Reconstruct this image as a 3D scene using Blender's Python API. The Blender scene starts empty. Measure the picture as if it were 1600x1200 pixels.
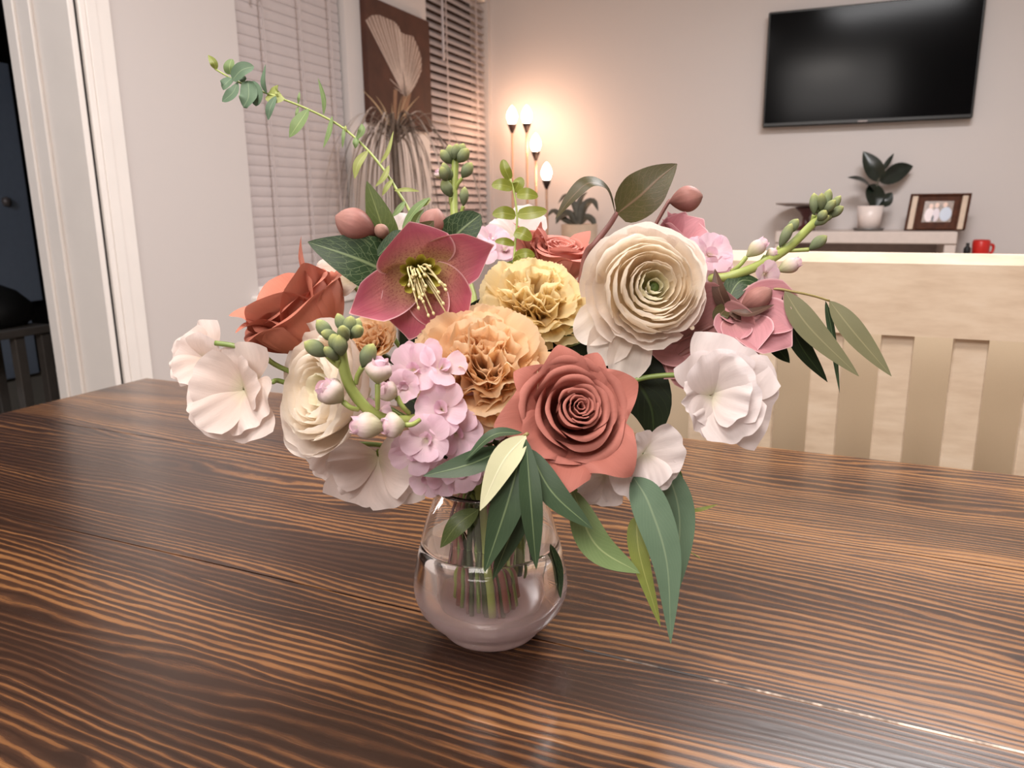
import bpy, math, random
from mathutils import Vector, Matrix, noise as mnoise
from math import sin, cos, pi, radians, sqrt, floor

S = bpy.context.scene
COL = S.collection
random.seed(7)

# ------------------------------------------------------------------ camera
FPX = 1210.0
PITCH, ROLL = radians(13.03), radians(0.6)
CAM = Vector((0, 0, 1.09))
FW = Vector((0, cos(PITCH), -sin(PITCH)))
_u0 = Vector((0, sin(PITCH), cos(PITCH)))
RT = Vector((1, 0, 0)) * cos(ROLL) - _u0 * sin(ROLL)
UP = _u0 * cos(ROLL) + Vector((1, 0, 0)) * sin(ROLL)
cam_data = bpy.data.cameras.new('camera')
cam = bpy.data.objects.new('camera', cam_data)
COL.objects.link(cam)
cam_data.sensor_width = 36.0
cam_data.lens = FPX / 1600.0 * 36.0
cam_data.clip_start = 0.02
cam_data.dof.use_dof = True
cam_data.dof.focus_distance = 0.55
cam_data.dof.aperture_fstop = 14.0
m = Matrix((RT, UP, -FW)).transposed().to_4x4()
m.translation = CAM
cam.matrix_world = m
S.camera = cam

# ------------------------------------------------------------------ light and exposure
w = bpy.data.worlds.new('world')
S.world = w
w.use_nodes = True
w.node_tree.nodes['Background'].inputs[0].default_value = (1.0, 0.93, 0.86, 1)
w.node_tree.nodes['Background'].inputs[1].default_value = 0.25
S.view_settings.view_transform = 'Standard'
S.view_settings.look = 'None'
S.view_settings.gamma = 1.0
S.view_settings.use_curve_mapping = False
S.view_settings.exposure = 0.6
S.cycles.use_denoising = True
S.cycles.max_bounces = 14
S.cycles.transmission_bounces = 12
S.cycles.transparent_max_bounces = 12


def area(name, loc, target, sx, sy, power, col):
    d = bpy.data.lights.new(name, 'AREA')
    d.shape = 'RECTANGLE'
    d.size, d.size_y = sx, sy
    d.energy = power
    d.color = col
    o = bpy.data.objects.new(name, d)
    COL.objects.link(o)
    o.location = loc
    o.rotation_euler = (Vector(target) - Vector(loc)).to_track_quat('-Z', 'Y').to_euler()
    return o


area('dining_ceiling_light', (-0.2, 0.10, 2.4), (-0.2, 0.2, 0.0), 0.5, 0.5, 16, (1.0, 0.91, 0.84))
area('kitchen_ceiling_light', (-0.7, -1.3, 2.45), (-0.3, 0.9, 0.95), 1.2, 0.8, 29, (1.0, 0.94, 0.90))
area('living_ceiling_light', (1.05, 1.85, 2.52), (1.05, 1.9, 0.0), 0.9, 0.45, 48, (1.0, 0.98, 0.985))
area('left_wall_fill_light', (-0.55, 1.15, 2.55), (-0.6, 1.3, 0.0), 0.35, 0.35, 8, (1.0, 0.95, 0.91))  # added fill light, unseen; brightens the left wall, blind and door jamb
area('hall_fill_light', (-3.0, 1.2, 2.4), (-4.0, 3.2, 0.8), 0.4, 0.4, 12, (0.75, 0.86, 1.0))  # added cool fill, out of view; lifts the blue-grey door out of black

# ------------------------------------------------------------------ helpers
ORG = {}


def P(u, v, d):
    return CAM + FW * d + RT * ((u - 800) / FPX * d) + UP * ((600 - v) / FPX * d)


def onplane(u, v, p0, n):
    q = FW + RT * ((u - 800) / FPX) + UP * ((600 - v) / FPX)
    return CAM + q * ((Vector(p0) - CAM).dot(n) / q.dot(n))


def camv(r, u, t):
    return (RT * r + UP * u - FW * t).normalized()


def srgb(r, g, b, k=1.0):
    f = lambda c: (c / 12.92 if c <= .04045 else ((c + .055) / 1.055) ** 2.4) * k
    return (f(r / 255), f(g / 255), f(b / 255), 1)


def tag(o, label=None, cat=None, group=None, kind=None):
    if label: o['label'] = label
    if cat: o['category'] = cat
    if group: o['group'] = group
    if kind: o['kind'] = kind
    return o


def thing(name, label, cat, loc, rz=0.0, group=None, local=False):
    o = bpy.data.objects.new(name, None)
    o.empty_display_size = 0.01
    COL.objects.link(o)
    o.location = loc
    o.rotation_euler = (0, 0, rz)
    ORG[o.name] = Vector((0, 0, 0)) if local else Vector(loc)
    return tag(o, label, cat, group)


def part(name, geo, mat, parent=None, smooth=True, label=None, loc=None, thick=0.0, kind=None):
    v, f = geo[0], geo[1]
    uv = geo[2] if len(geo) > 2 else None
    org = ORG[parent.name] if parent else Vector((0, 0, 0))
    me = bpy.data.meshes.new(name)
    me.from_pydata([Vector(p) - org for p in v], [], f)
    if uv:
        lay = me.uv_layers.new(name='UVMap')
        idx = [0] * len(me.loops)
        me.loops.foreach_get('vertex_index', idx)
        flat = []
        for i in idx:
            flat.extend(uv[i])
        lay.data.foreach_set('uv', flat)
    if smooth:
        me.polygons.foreach_set('use_smooth', [True] * len(me.polygons))
    if mat:
        me.materials.append(mat)
    me.update()
    o = bpy.data.objects.new(name, me)
    COL.objects.link(o)
    if parent:
        o.parent = parent
    ORG[o.name] = org
    if loc is not None:
        o.location = loc
    if label: o['label'] = label
    if kind: o['kind'] = kind
    if thick:
        md = o.modifiers.new('thickness', 'SOLIDIFY')
        md.thickness = thick
        md.offset = 0
    return o


def merge(*gs):
    V, Fc, T = [], [], []
    has = all(len(g) > 2 and g[2] for g in gs)
    for g in gs:
        k = len(V)
        V += list(g[0])
        Fc += [tuple(i + k for i in q) for q in g[1]]
        if has: T += list(g[2])
    return (V, Fc, T) if has else (V, Fc)


def box(x0, x1, y0, y1, z0, z1, c=0.0):
    """box with small chamfers: three stacked rings"""
    if c <= 0:
        V = [(x0, y0, z0), (x1, y0, z0), (x1, y1, z0), (x0, y1, z0), (x0, y0, z1), (x1, y0, z1), (x1, y1, z1), (x0, y1, z1)]
        return V, [(3, 2, 1, 0), (4, 5, 6, 7), (0, 1, 5, 4), (1, 2, 6, 5), (2, 3, 7, 6), (3, 0, 4, 7)]
    V, Fc = [], []
    rings = [(c, z0), (0, z0 + c), (0, z1 - c), (c, z1)]
    for (q, z) in rings:
        V += [(x0 + c + q - c + (0 if q else 0), y0 + q, z)] if False else [
            (x0 + q + c * (q == 0), y0 + q, z), (x1 - q - c * (q == 0), y0 + q, z),
            (x1 - q, y0 + q + c * (q == 0), z), (x1 - q, y1 - q - c * (q == 0), z),
            (x1 - q - c * (q == 0), y1 - q, z), (x0 + q + c * (q == 0), y1 - q, z),
            (x0 + q, y1 - q - c * (q == 0), z), (x0 + q, y0 + q + c * (q == 0), z)]
    for j in range(3):
        for i in range(8):
            a, b = j * 8 + i, j * 8 + (i + 1) % 8
            Fc.append((a, b, b + 8, a + 8))
    Fc.append(tuple(reversed(range(8))))
    Fc.append(tuple(range(24, 32)))
    return V, Fc


def xf(geo, M):
    return ([M @ Vector(p) for p in geo[0]],) + tuple(geo[1:])


def obox(o, a, b, c, ra, rb, rc, ch=0.0):
    """box spanned in an own frame: origin o, unit axes a, b, c, ranges"""
    g = box(ra[0], ra[1], rb[0], rb[1], rc[0], rc[1], ch)
    return [Vector(o) + a * p[0] + b * p[1] + c * p[2] for p in g[0]], g[1]


def lathe(prof, n=48, c=(0, 0, 0), closed=False):
    V, Fc, T = [], [], []
    m = len(prof)
    for j, (r, z) in enumerate(prof):
        for i in range(n):
            t = 2 * pi * i / n
            V.append((c[0] + max(r, 1e-5) * cos(t), c[1] + max(r, 1e-5) * sin(t), c[2] + z))
            T.append((i / n, j / max(1, m - 1)))
    for j in range(m - 1 + (1 if closed else 0)):
        for i in range(n):
            a = j * n + i
            b = j * n + (i + 1) % n
            c2, d2 = ((j + 1) % m) * n + (i + 1) % n, ((j + 1) % m) * n + i
            Fc.append((a, b, c2, d2))
    return V, Fc, T


def catmull(pts, n=6):
    pts = [Vector(p) for p in pts]
    if len(pts) < 3:
        return [pts[0].lerp(pts[-1], i / n) for i in range(n + 1)]
    q = [pts[0] * 2 - pts[1]] + pts + [pts[-1] * 2 - pts[-2]]
    out = []
    for i in range(1, len(q) - 2):
        for k in range(n):
            t = k / n
            a, b, c, d = q[i - 1], q[i], q[i + 1], q[i + 2]
            out.append(0.5 * ((2 * b) + (c - a) * t + (2 * a - 5 * b + 4 * c - d) * t * t + (3 * b - a - 3 * c + d) * t ** 3))
    out.append(pts[-1])
    return out


def tube(pts, r0, r1=None, n=8, sub=6, cap=True):
    r1 = r0 if r1 is None else r1
    c = catmull(pts, sub)
    V, Fc, T = [], [], []
    ref = Vector((0.31, 0.17, 0.93))
    for j, p in enumerate(c):
        t = (c[min(j + 1, len(c) - 1)] - c[max(j - 1, 0)]).normalized()
        x = (ref - t * ref.dot(t))
        x.normalize()
        ref = x
        y = t.cross(x)
        k = j / (len(c) - 1)
        r = r0 + (r1 - r0) * k
        for i in range(n):
            a = 2 * pi * i / n
            V.append(p + x * (r * cos(a)) + y * (r * sin(a)))
            T.append((i / n, k))
    for j in range(len(c) - 1):
        for i in range(n):
            a, b = j * n + i, j * n + (i + 1) % n
            Fc.append((a, b, b + n, a + n))
    if cap:
        Fc.append(tuple(reversed(range(n))))
        Fc.append(tuple(range((len(c) - 1) * n, len(c) * n)))
    return V, Fc, T


# ------------------------------------------------------------------ materials
class NT:
    def __init__(s, name):
        s.m = bpy.data.materials.new(name)
        s.m.use_nodes = True
        s.t = s.m.node_tree
        s.b = s.t.nodes['Principled BSDF']
        s.out = s.t.nodes['Material Output']

    def n(s, typ, **kw):
        o = s.t.nodes.new(typ)
        for k, v in kw.items(): setattr(o, k, v)
        return o

    def l(s, a, b): s.t.links.new(a, b)

    def val(s, x, sock):
        if isinstance(x, (int, float)): sock.default_value = x
        else: s.l(x, sock)

    def math(s, op, a, b=0.0, clamp=False):
        o = s.n('ShaderNodeMath', operation=op, use_clamp=clamp)
        s.val(a, o.inputs[0])
        s.val(b, o.inputs[1])
        return o.outputs[0]

    def comb(s, x, y, z):
        o = s.n('ShaderNodeCombineXYZ')
        for i, q in enumerate((x, y, z)): s.val(q, o.inputs[i])
        return o.outputs[0]

    def noise(s, vec, scale=1.0, detail=2.0, rough=0.5):
        o = s.n('ShaderNodeTexNoise')
        o.inputs['Scale'].default_value = scale
        o.inputs['Detail'].default_value = detail
        o.inputs['Roughness'].default_value = rough
        s.l(vec, o.inputs['Vector'])
        return o.outputs['Fac']

    def ramp(s, fac, stops, interp='LINEAR'):
        o = s.n('ShaderNodeValToRGB')
        o.color_ramp.interpolation = interp
        e = o.color_ramp.elements
        while len(e) < len(stops): e.new(0.5)
        for k, (p, c) in enumerate(stops):
            e[k].position = p
            e[k].color = c
        s.l(fac, o.inputs[0])
        return o.outputs[0]

    def mix(s, fac, a, b, blend='MIX'):
        o = s.n('ShaderNodeMix', data_type='RGBA', blend_type=blend)
        s.val(fac, o.inputs[0])
        for x, k in ((a, 6), (b, 7)):
            if isinstance(x, tuple): o.inputs[k].default_value = x
            else: s.l(x, o.inputs[k])
        return o.outputs[2]

    def bump(s, h, strength, dist=0.001):
        o = s.n('ShaderNodeBump')
        o.inputs['Strength'].default_value = strength
        o.inputs['Distance'].default_value = dist
        s.l(h, o.inputs['Height'])
        s.l(o.outputs[0], s.b.inputs['Normal'])

    def sep(s, coord):
        tc = s.n('ShaderNodeTexCoord')
        o = s.n('ShaderNodeSeparateXYZ')
        s.l(tc.outputs[coord], o.inputs[0])
        return tc.outputs[coord], o.outputs[0], o.outputs[1], o.outputs[2]


def plain(name, col, rough=0.5, metal=0.0, var=0.06, scale=30, emit=0.0, spec=0.5):
    t = NT(name)
    vec, x, y, z = t.sep('Object')
    f = t.noise(vec, scale, 3)
    d = tuple(max(0, c * (1 - var)) for c in col[:3]) + (1,)
    b = tuple(min(1, c * (1 + var)) for c in col[:3]) + (1,)
    t.l(t.ramp(f, [(.3, d), (.7, b)]), t.b.inputs['Base Color'])
    t.b.inputs['Roughness'].default_value = rough
    t.b.inputs['Metallic'].default_value = metal
    t.b.inputs['Specular IOR Level'].default_value = spec
    if emit:
        t.b.inputs['Emission Color'].default_value = col
        t.b.inputs['Emission Strength'].default_value = emit
    return t.m


def petal_mat(name, stops, rough=0.55, vein=0.12, nv=26, trans=0.3, speck=None, edge=None):
    """petal colour along its length (UV.y), fine fan veins (UV.x), optional speckles near the base"""
    t = NT(name)
    vec, x, y, z = t.sep('UV')
    base = t.ramp(y, stops)
    cx = t.math('SUBTRACT', x, 0.5)
    fv = t.comb(t.math('MULTIPLY', x, nv), t.math('MULTIPLY', y, 2.2), 0.0)
    nz = t.noise(fv, 1.0, 3, 0.6)
    dark = t.mix(t.math('MULTIPLY', nz, vein * 2), base, (0, 0, 0, 1))
    ovec, *_ = t.sep('Object')
    on = t.noise(ovec, 60, 2)
    col = t.mix(t.math('MULTIPLY', on, 0.10), dark, t.mix(1.0, dark, (0.8, 0.72, 0.7, 1), 'MULTIPLY'))
    if speck:
        sv = t.comb(t.math('MULTIPLY', x, 34.0), t.math('MULTIPLY', y, 30.0), 0.0)
        sn = t.noise(sv, 1.0, 3, 0.7)
        msk = t.ramp(y, [(.12, (0, 0, 0, 1)), (.25, (1, 1, 1, 1)), (.45, (.8, .8, .8, 1)), (.75, (0, 0, 0, 1))])
        sm = t.ramp(sn, [(.52, (0, 0, 0, 1)), (.60, (1, 1, 1, 1))])
        col = t.mix(t.math('MULTIPLY', t.math('MULTIPLY', sm, msk), .75), col, speck)
    if edge:
        ax = t.math('ABSOLUTE', cx)
        e1 = t.ramp(ax, [(.47, (0, 0, 0, 1)), (.495, (1, 1, 1, 1))])
        e2 = t.ramp(y, [(.965, (0, 0, 0, 1)), (.99, (1, 1, 1, 1))])
        col = t.mix(t.math('MAXIMUM', e1, e2), col, edge)
    t.l(col, t.b.inputs['Base Color'])
    t.b.inputs['Roughness'].default_value = rough
    t.b.inputs['Specular IOR Level'].default_value = 0.25
    t.bump(nz, 0.35, 0.0008)
    tr = t.n('ShaderNodeBsdfTranslucent')
    t.l(col, tr.inputs[0])
    mx = t.n('ShaderNodeMixShader')
    mx.inputs[0].default_value = trans
    t.l(t.b.outputs[0], mx.inputs[1])
    t.l(tr.outputs[0], mx.inputs[2])
    t.l(mx.outputs[0], t.out.inputs[0])
    return t.m


def leaf_mat(name, dark, light, rib, rough=0.4, trans=0.15, veinw=0.5, nveins=9, net=0.0, spec=0.5):
    t = NT(name)
    vec, x, y, z = t.sep('UV')
    ovec, *_ = t.sep('Object')
    ax = t.math('ABSOLUTE', t.math('SUBTRACT', x, 0.5))
    n1 = t.noise(ovec, 45, 3)
    base = t.mix(n1, dark, light)
    mid = t.ramp(ax, [(.012, (1, 1, 1, 1)), (.04, (0, 0, 0, 1))])
    # side veins: slanted away from the midrib
    ph = t.math('SUBTRACT', t.math('MULTIPLY', y, float(nveins)), t.math('MULTIPLY', ax, nveins * 0.7))
    ph = t.math('ADD', ph, t.math('MULTIPLY', t.noise(vec, 6, 2), .5))
    tri = t.math('ABSOLUTE', t.math('SUBTRACT', t.math('FRACT', ph), 0.5))
    side = t.ramp(tri, [(.02, (1, 1, 1, 1)), (.07, (0, 0, 0, 1))])
    vm = t.math('MAXIMUM', mid, t.math('MULTIPLY', side, veinw))
    if net:
        vo = t.n('ShaderNodeTexVoronoi', feature='DISTANCE_TO_EDGE')
        vo.inputs['Scale'].default_value = 9.0
        t.l(vec, vo.inputs['Vector'])
        nm = t.ramp(vo.outputs['Distance'], [(.0, (1, 1, 1, 1)), (.035, (0, 0, 0, 1))])
        vm = t.math('MAXIMUM', vm, t.math('MULTIPLY', nm, net))
    col = t.mix(t.math('MULTIPLY', vm, .8), base, rib)
    t.l(col, t.b.inputs['Base Color'])
    t.b.inputs['Roughness'].default_value = rough
    t.b.inputs['Specular IOR Level'].default_value = spec
    t.bump(vm, 0.25, 0.0006)
    tr = t.n('ShaderNodeBsdfTranslucent')
    t.l(col, tr.inputs[0])
    mx = t.n('ShaderNodeMixShader')
    mx.inputs[0].default_value = trans
    t.l(t.b.outputs[0], mx.inputs[1])
    t.l(tr.outputs[0], mx.inputs[2])
    t.l(mx.outputs[0], t.out.inputs[0])
    return t.m


def stem_mat(name, a, b, rough=0.45):
    t = NT(name)
    ovec, *_ = t.sep('Object')
    t.l(t.mix(t.noise(ovec, 60, 2), a, b), t.b.inputs['Base Color'])
    t.b.inputs['Roughness'].default_value = rough
    return t.m


KNOTS = [(0.345, 0.118, 0.055, 0.014), (0.46, 0.43, .05, .008), (-0.29, 0.172, .06, .016), (0.168, -0.037, .026, .005), (-0.22, -0.235, .03, .006), (-.62, .20, .05, .01)]


def wood_table():
    t = NT('dark_stained_pine')
    vec, x, y, z = t.sep('Object')
    pid = t.math('FLOOR', t.math('DIVIDE', t.math('ADD', y, 1.142), 0.2793))
    ox = t.math('ADD', x, t.math('MULTIPLY', pid, 3.7))
    warp = t.noise(t.comb(t.math('MULTIPLY', ox, 1.5), t.math('MULTIPLY', y, 6.0), t.math('MULTIPLY', pid, 9.1)), 1.0, 2.0, 0.45)
    g = t.math('ADD', y, t.math('MULTIPLY', t.math('SUBTRACT', warp, 0.5), 0.13))
    wav = t.noise(t.comb(t.math('MULTIPLY', ox, 9.0), t.math('MULTIPLY', y, 40.0), pid), 1.0, 3.0, .6)
    g = t.math('ADD', g, t.math('MULTIPLY', t.math('SUBTRACT', wav, 0.5), 0.010))
    knots = KNOTS
    core = None
    for (kx, ky, sx, amp) in knots:
        dx = t.math('DIVIDE', t.math('SUBTRACT', x, kx), sx)
        dy = t.math('DIVIDE', t.math('SUBTRACT', y, ky), sx * .38)
        d2 = t.math('ADD', t.math('MULTIPLY', dx, dx), t.math('MULTIPLY', dy, dy))
        bell = t.math('EXPONENT', t.math('MULTIPLY', d2, -0.7))
        sgn = t.math('MULTIPLY', t.math('TANH', t.math('MULTIPLY', dy, 1.2)), t.math('MULTIPLY', bell, amp))
        g = t.math('SUBTRACT', g, sgn)
        cc = t.math('EXPONENT', t.math('MULTIPLY', d2, -9.0))
        core = cc if core is None else t.math('ADD', core, cc)
    irr = t.noise(t.comb(t.math('MULTIPLY', ox, .5), t.math('MULTIPLY', g, 28.0), pid), 1.0, 2.0)
    jit = t.noise(t.comb(t.math('MULTIPLY', ox, 26.0), t.math('MULTIPLY', g, 220.0), pid), 1.0, 3.0, .65)
    ph = t.math('ADD', t.math('MULTIPLY', g, 2 * pi / 0.0088), t.math('ADD', t.math('MULTIPLY', irr, 9.0), t.math('MULTIPLY', jit, 2.6)))
    s = t.math('ADD', t.math('MULTIPLY', t.math('SINE', ph), .5), .5)
    streak = t.noise(t.comb(t.math('MULTIPLY', ox, 3.0), t.math('MULTIPLY', g, 260.0), pid), 1.0, 3.0, .6)
    patch = t.noise(t.comb(t.math('MULTIPLY', ox, 1.1), t.math('MULTIPLY', g, 9.0), t.math('MULTIPLY', pid, 5.3)), 1.0, 2.0)
    val = t.math('ADD', t.math('MULTIPLY', s, .40), t.math('MULTIPLY', streak, .44))
    val = t.math('ADD', val, t.math('MULTIPLY', t.math('SUBTRACT', patch, .53), 1.35))
    val = t.math('SUBTRACT', val, t.math('MULTIPLY', core, .8))
    val = t.math('ADD', val, t.math('MULTIPLY', t.math('SUBTRACT', pid, 3.5), .08))
    val = t.math('ADD', val, t.math('MULTIPLY', x, .11))
    fib = t.noise(t.comb(t.math('MULTIPLY', ox, 40.0), t.math('MULTIPLY', y, 900.0), 0.0), 1.0, 2.0)
    val = t.math('ADD', val, t.math('MULTIPLY', t.math('SUBTRACT', fib, .5), .12))
    col = t.ramp(val, [(.14, srgb(46, 29, 21)), (.40, srgb(70, 45, 31)), (.52, srgb(112, 75, 46)), (.84, srgb(156, 111, 68))])
    t.l(col, t.b.inputs['Base Color'])
    rr = t.math('ADD', t.math('MULTIPLY', streak, .12), .20)
    t.l(rr, t.b.inputs['Roughness'])
    t.b.inputs['Specular IOR Level'].default_value = 0.5
    t.b.inputs['Coat Weight'].default_value = .22
    t.b.inputs['Coat Roughness'].default_value = .16
    t.bump(val, 0.12, 0.0006)
    return t.m


def wood_bench():
    t = NT('cream_painted_wood')
    vec, x, y, z = t.sep('Object')
    n = t.noise(t.comb(t.math('MULTIPLY', x, 9.0), t.math('MULTIPLY', y, 9.0), t.math('MULTIPLY', z, 40.0)), 1.0, 4.0, .65)
    t.l(t.ramp(n, [(.3, srgb(206, 184, 160)), (.55, srgb(222, 203, 180)), (.75, srgb(230, 214, 194))]), t.b.inputs['Base Color'])
    t.b.inputs['Roughness'].default_value = .42
    t.bump(n, .12, .0008)
    return t.m


def wall_mat(name, a, rough=0.5):
    t = NT(name)
    vec, x, y, z = t.sep('Object')
    n = t.noise(vec, 220, 3)
    n2 = t.noise(vec, 1.3, 2)
    c2 = tuple(q * .96 for q in a[:3]) + (1,)
    t.l(t.mix(n2, a, c2), t.b.inputs['Base Color'])
    t.b.inputs['Roughness'].default_value = rough
    t.bump(n, .08, .001)
    return t.m


M = {}
M['table'] = wood_table()
M['bench'] = wood_bench()
M['wall'] = wall_mat('greige_wall_paint', srgb(208, 200, 197))
M['ceil'] = wall_mat('white_ceiling_paint', srgb(232, 228, 222), .8)
M['trim'] = plain('white_trim_gloss', srgb(238, 231, 226), .35, var=.02, scale=8)
M['jamb'] = plain('white_jamb_paint', srgb(238, 231, 226), .4, var=.02, scale=8)
M['floor'] = plain('beige_carpet', srgb(150, 135, 118), .95, var=.15, scale=300)
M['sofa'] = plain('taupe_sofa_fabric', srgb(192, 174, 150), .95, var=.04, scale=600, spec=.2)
M['slat'] = plain('white_blind_slat', srgb(190, 179, 178), .45, var=.02)
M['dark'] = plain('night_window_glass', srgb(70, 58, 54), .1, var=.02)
M['tv'] = plain('black_screen_glass', (.003, .003, .0035, 1), .13, var=.0, spec=.06)
M['tvb'] = plain('black_plastic_bezel', (.006, .006, .006, 1), .35, var=.0)
M['art'] = plain('brown_canvas', srgb(74, 42, 30), .8, var=.25, scale=9)
M['feather'] = plain('pale_print_ink', srgb(150, 126, 114), .8, var=.16, scale=90)
M['feather3'] = plain('white_print_ink', srgb(206, 186, 174), .8, var=.1, scale=60)
M['feather2'] = plain('tan_print_ink', srgb(140, 104, 80), .8, var=.10, scale=60)
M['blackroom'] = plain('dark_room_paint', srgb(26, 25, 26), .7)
M['bluedoor'] = plain('blue_grey_door_paint', srgb(150, 160, 178), .5, var=.03)
M['sidetable'] = plain('grey_side_table_paint', srgb(92, 86, 82), .5)
M['black'] = plain('matte_black', srgb(14, 13, 13), .6)
M['console'] = plain('white_console_paint', srgb(206, 192, 184), .45, var=.03)
M['conin'] = plain('console_grey_back', srgb(150, 136, 132), .6)
M['pot'] = plain('white_ceramic_pot', srgb(226, 212, 206), .35, var=.02)
M['saucer'] = plain('grey_saucer', srgb(96, 90, 86), .4)
M['rubber'] = plain('dark_rubber_leaf', srgb(26, 34, 26), .3, var=.3)
M['rubber_back'] = plain('olive_brown_leaf', srgb(70, 66, 54), .6, var=.3)
M['oxblood'] = plain('oxblood_lacquer', srgb(74, 34, 36), .35)
M['greydish'] = plain('grey_metal_dish', srgb(128, 116, 112), .35, .3)
M['red'] = plain('red_glazed_mug', srgb(196, 40, 34), .3)
M['frame'] = plain('dark_walnut_frame', srgb(74, 40, 24), .6, var=.3, scale=40, spec=.15)
M['framelight'] = plain('cream_frame_panel', srgb(196, 172, 150), .5)
M['photo'] = None
M['pole'] = plain('brass_lamp_pole', srgb(206, 164, 134), .45, .2)
M['socket'] = plain('dark_bronze_socket', srgb(46, 28, 22), .5)
M['bulb'] = plain('warm_bulb_glow', (1.0, .60, .38, 1), .4, var=0, emit=36)
M['palm'] = plain('dry_palm_leaf', srgb(150, 132, 120), .7, var=.3, scale=20)
M['palm2'] = plain('brown_palm_leaf', srgb(92, 76, 64), .7, var=.3, scale=20)
M['palmlight'] = plain('tan_palm_shoot', srgb(168, 138, 104), .7, var=.2, scale=20)


def photo_mat():
    t = NT('family_photo_print')
    vec, x, y, z = t.sep('UV')
    base = t.ramp(t.noise(vec, 5, 2), [(.35, srgb(104, 80, 62)), (.65, srgb(140, 112, 92))])
    def blob(cx, cy, sx, sy, col, prev):
        dx = t.math('DIVIDE', t.math('SUBTRACT', x, cx), sx)
        dy = t.math('DIVIDE', t.math('SUBTRACT', y, cy), sy)
        d = t.math('ADD', t.math('MULTIPLY', dx, dx), t.math('MULTIPLY', dy, dy))
        k = t.ramp(d, [(.7, (1, 1, 1, 1)), (1.2, (0, 0, 0, 1))])
        return t.mix(k, prev, col)
    c = blob(.22, .35, .17, .36, srgb(214, 196, 196), base)
    c = blob(.45, .35, .13, .34, srgb(200, 184, 190), c)
    c = blob(.78, .38, .22, .36, srgb(176, 184, 200), c)
    c = blob(.36, .18, .05, .16, srgb(60, 54, 58), c)
    for (a, b) in ((.24, .76), (.44, .80), (.72, .82)):
        c = blob(a, b, .08, .13, srgb(208, 168, 146), c)
    t.l(c, t.b.inputs['Base Color'])
    t.b.inputs['Roughness'].default_value = .3
    return t.m


M['photo'] = photo_mat()
# ------------------------------------------------------------------ the room
TH = radians(22.5)
EL = Vector((sin(TH), cos(TH), 0))        # along the left wall, going away
ET = Vector((cos(TH), -sin(TH), 0))       # along the television wall, going right
ZZ = Vector((0, 0, 1))
CORN = onplane(768, 150, (0, 5.0, 0), Vector((0, 1, 0)))
CORN.z = 0
CEIL = 2.7


def left_s(u, v):
    p = onplane(u, v, CORN, ET)
    return (p - CORN).dot(EL), p.z


def back_s(u, v, off=0.0):
    p = onplane(u, v, CORN - EL * off, EL)
    return (p - CORN).dot(ET), p.z


def struct(name, geo, mat, parent=None, smooth=False):
    o = part(name, geo, mat, parent, smooth)
    if parent is None: o['kind'] = 'structure'
    return o


floor_o = struct('floor', box(-5, 5, -3.2, 8.6, -0.06, 0.0), M['floor'])
ceil_o = struct('ceiling', box(-5, 5, -3.2, 8.6, CEIL, CEIL + .06), M['ceil'])
s_case, _ = left_s(165, 0)      # right end of the door casing
s_seam, _ = left_s(100, 0)
s_jamb = s_seam
# left wall from the casing to the corner with two window holes
w1a, w1top = left_s(366, 0)
_, w1bot = left_s(405, 462)
w1b = left_s(545, 150)[0]
w2a = left_s(668, 100)[0]
w2b = left_s(763, 100)[0]
w2bot = left_s(700, 372)[1]
WT = 0.14
HEAD = 2.30


def lw(s0, s1, z0, z1, t0=-WT, t1=0.0, ch=0.0):
    """slab on the left wall: s along EL from the corner, t towards the room along ET"""
    return obox(CORN, EL, ET, ZZ, (s0, s1), (t0, t1), (z0, z1), ch)


def bw(s0, s1, z0, z1, t0=0.0, t1=0.12, ch=0.0):
    """slab on the television wall: s along ET from the corner, t away from the room along EL"""
    return obox(CORN, ET, EL, ZZ, (s0, s1), (t0, t1), (z0, z1), ch)


struct('wall_left', merge(
    lw(s_case - .02, w1a, 0, CEIL), lw(w1a, w1b, 0, w1bot), lw(w1a, w1b, HEAD, CEIL), lw(w1b, w2a, 0, CEIL),
    lw(w2a, w2b, 0, w2bot), lw(w2a, w2b, HEAD, CEIL), lw(w2b, 0.0, 0, CEIL),
    lw(s_seam - 2.4, s_seam - 1.05, 0, CEIL), lw(s_seam - 1.05, s_case - .02, 2.15, CEIL)), M['wall'])
struct('wall_back', bw(-.14, 4.6, 0, CEIL), M['wall'])
struct('wall_right', obox(CORN, ET, EL, ZZ, (4.6, 4.72), (-6.6, .12), (0, CEIL)), M['wall'])
struct('wall_front', obox(CORN, ET, EL, ZZ, (-.2, 4.72), (-6.72, -6.6), (0, CEIL)), M['wall'])
bbl = struct('baseboard_left', merge(lw(s_case, 0.0, 0, .11, 0, .014)), M['trim'])
bbb = struct('baseboard_back', bw(0, 4.6, 0, .11, -.014, 0), M['trim'])

# the doorway: casing, jamb and stop on the left, dark room beyond
door = thing('door_1', None, None, CORN + EL * s_seam)
door['kind'] = 'structure'
part('casing', merge(lw(s_seam + .032, s_case, 0, 2.22, 0, .016, .004), lw(s_seam + .05, s_seam + .085, 0, 2.22, .016, .022, .002)), M['trim'], door, False)
jd = 0.20
part('jamb', lw(s_seam, s_seam + .02, 0, 2.2, -jd, .012, .003), M['jamb'], door, False)
part('door_stop', merge(lw(s_seam - .012, s_seam, 0, 2.2, -jd + .02, -jd + .075, .003), lw(s_seam - .02, s_seam, 0, 2.2, -jd - .02, -jd + .02, .003)), M['trim'], door, False)
part('head_casing', lw(s_seam - 1.05, s_case, 2.15, 2.24, 0, .016, .003), M['trim'], door, False)
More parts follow.
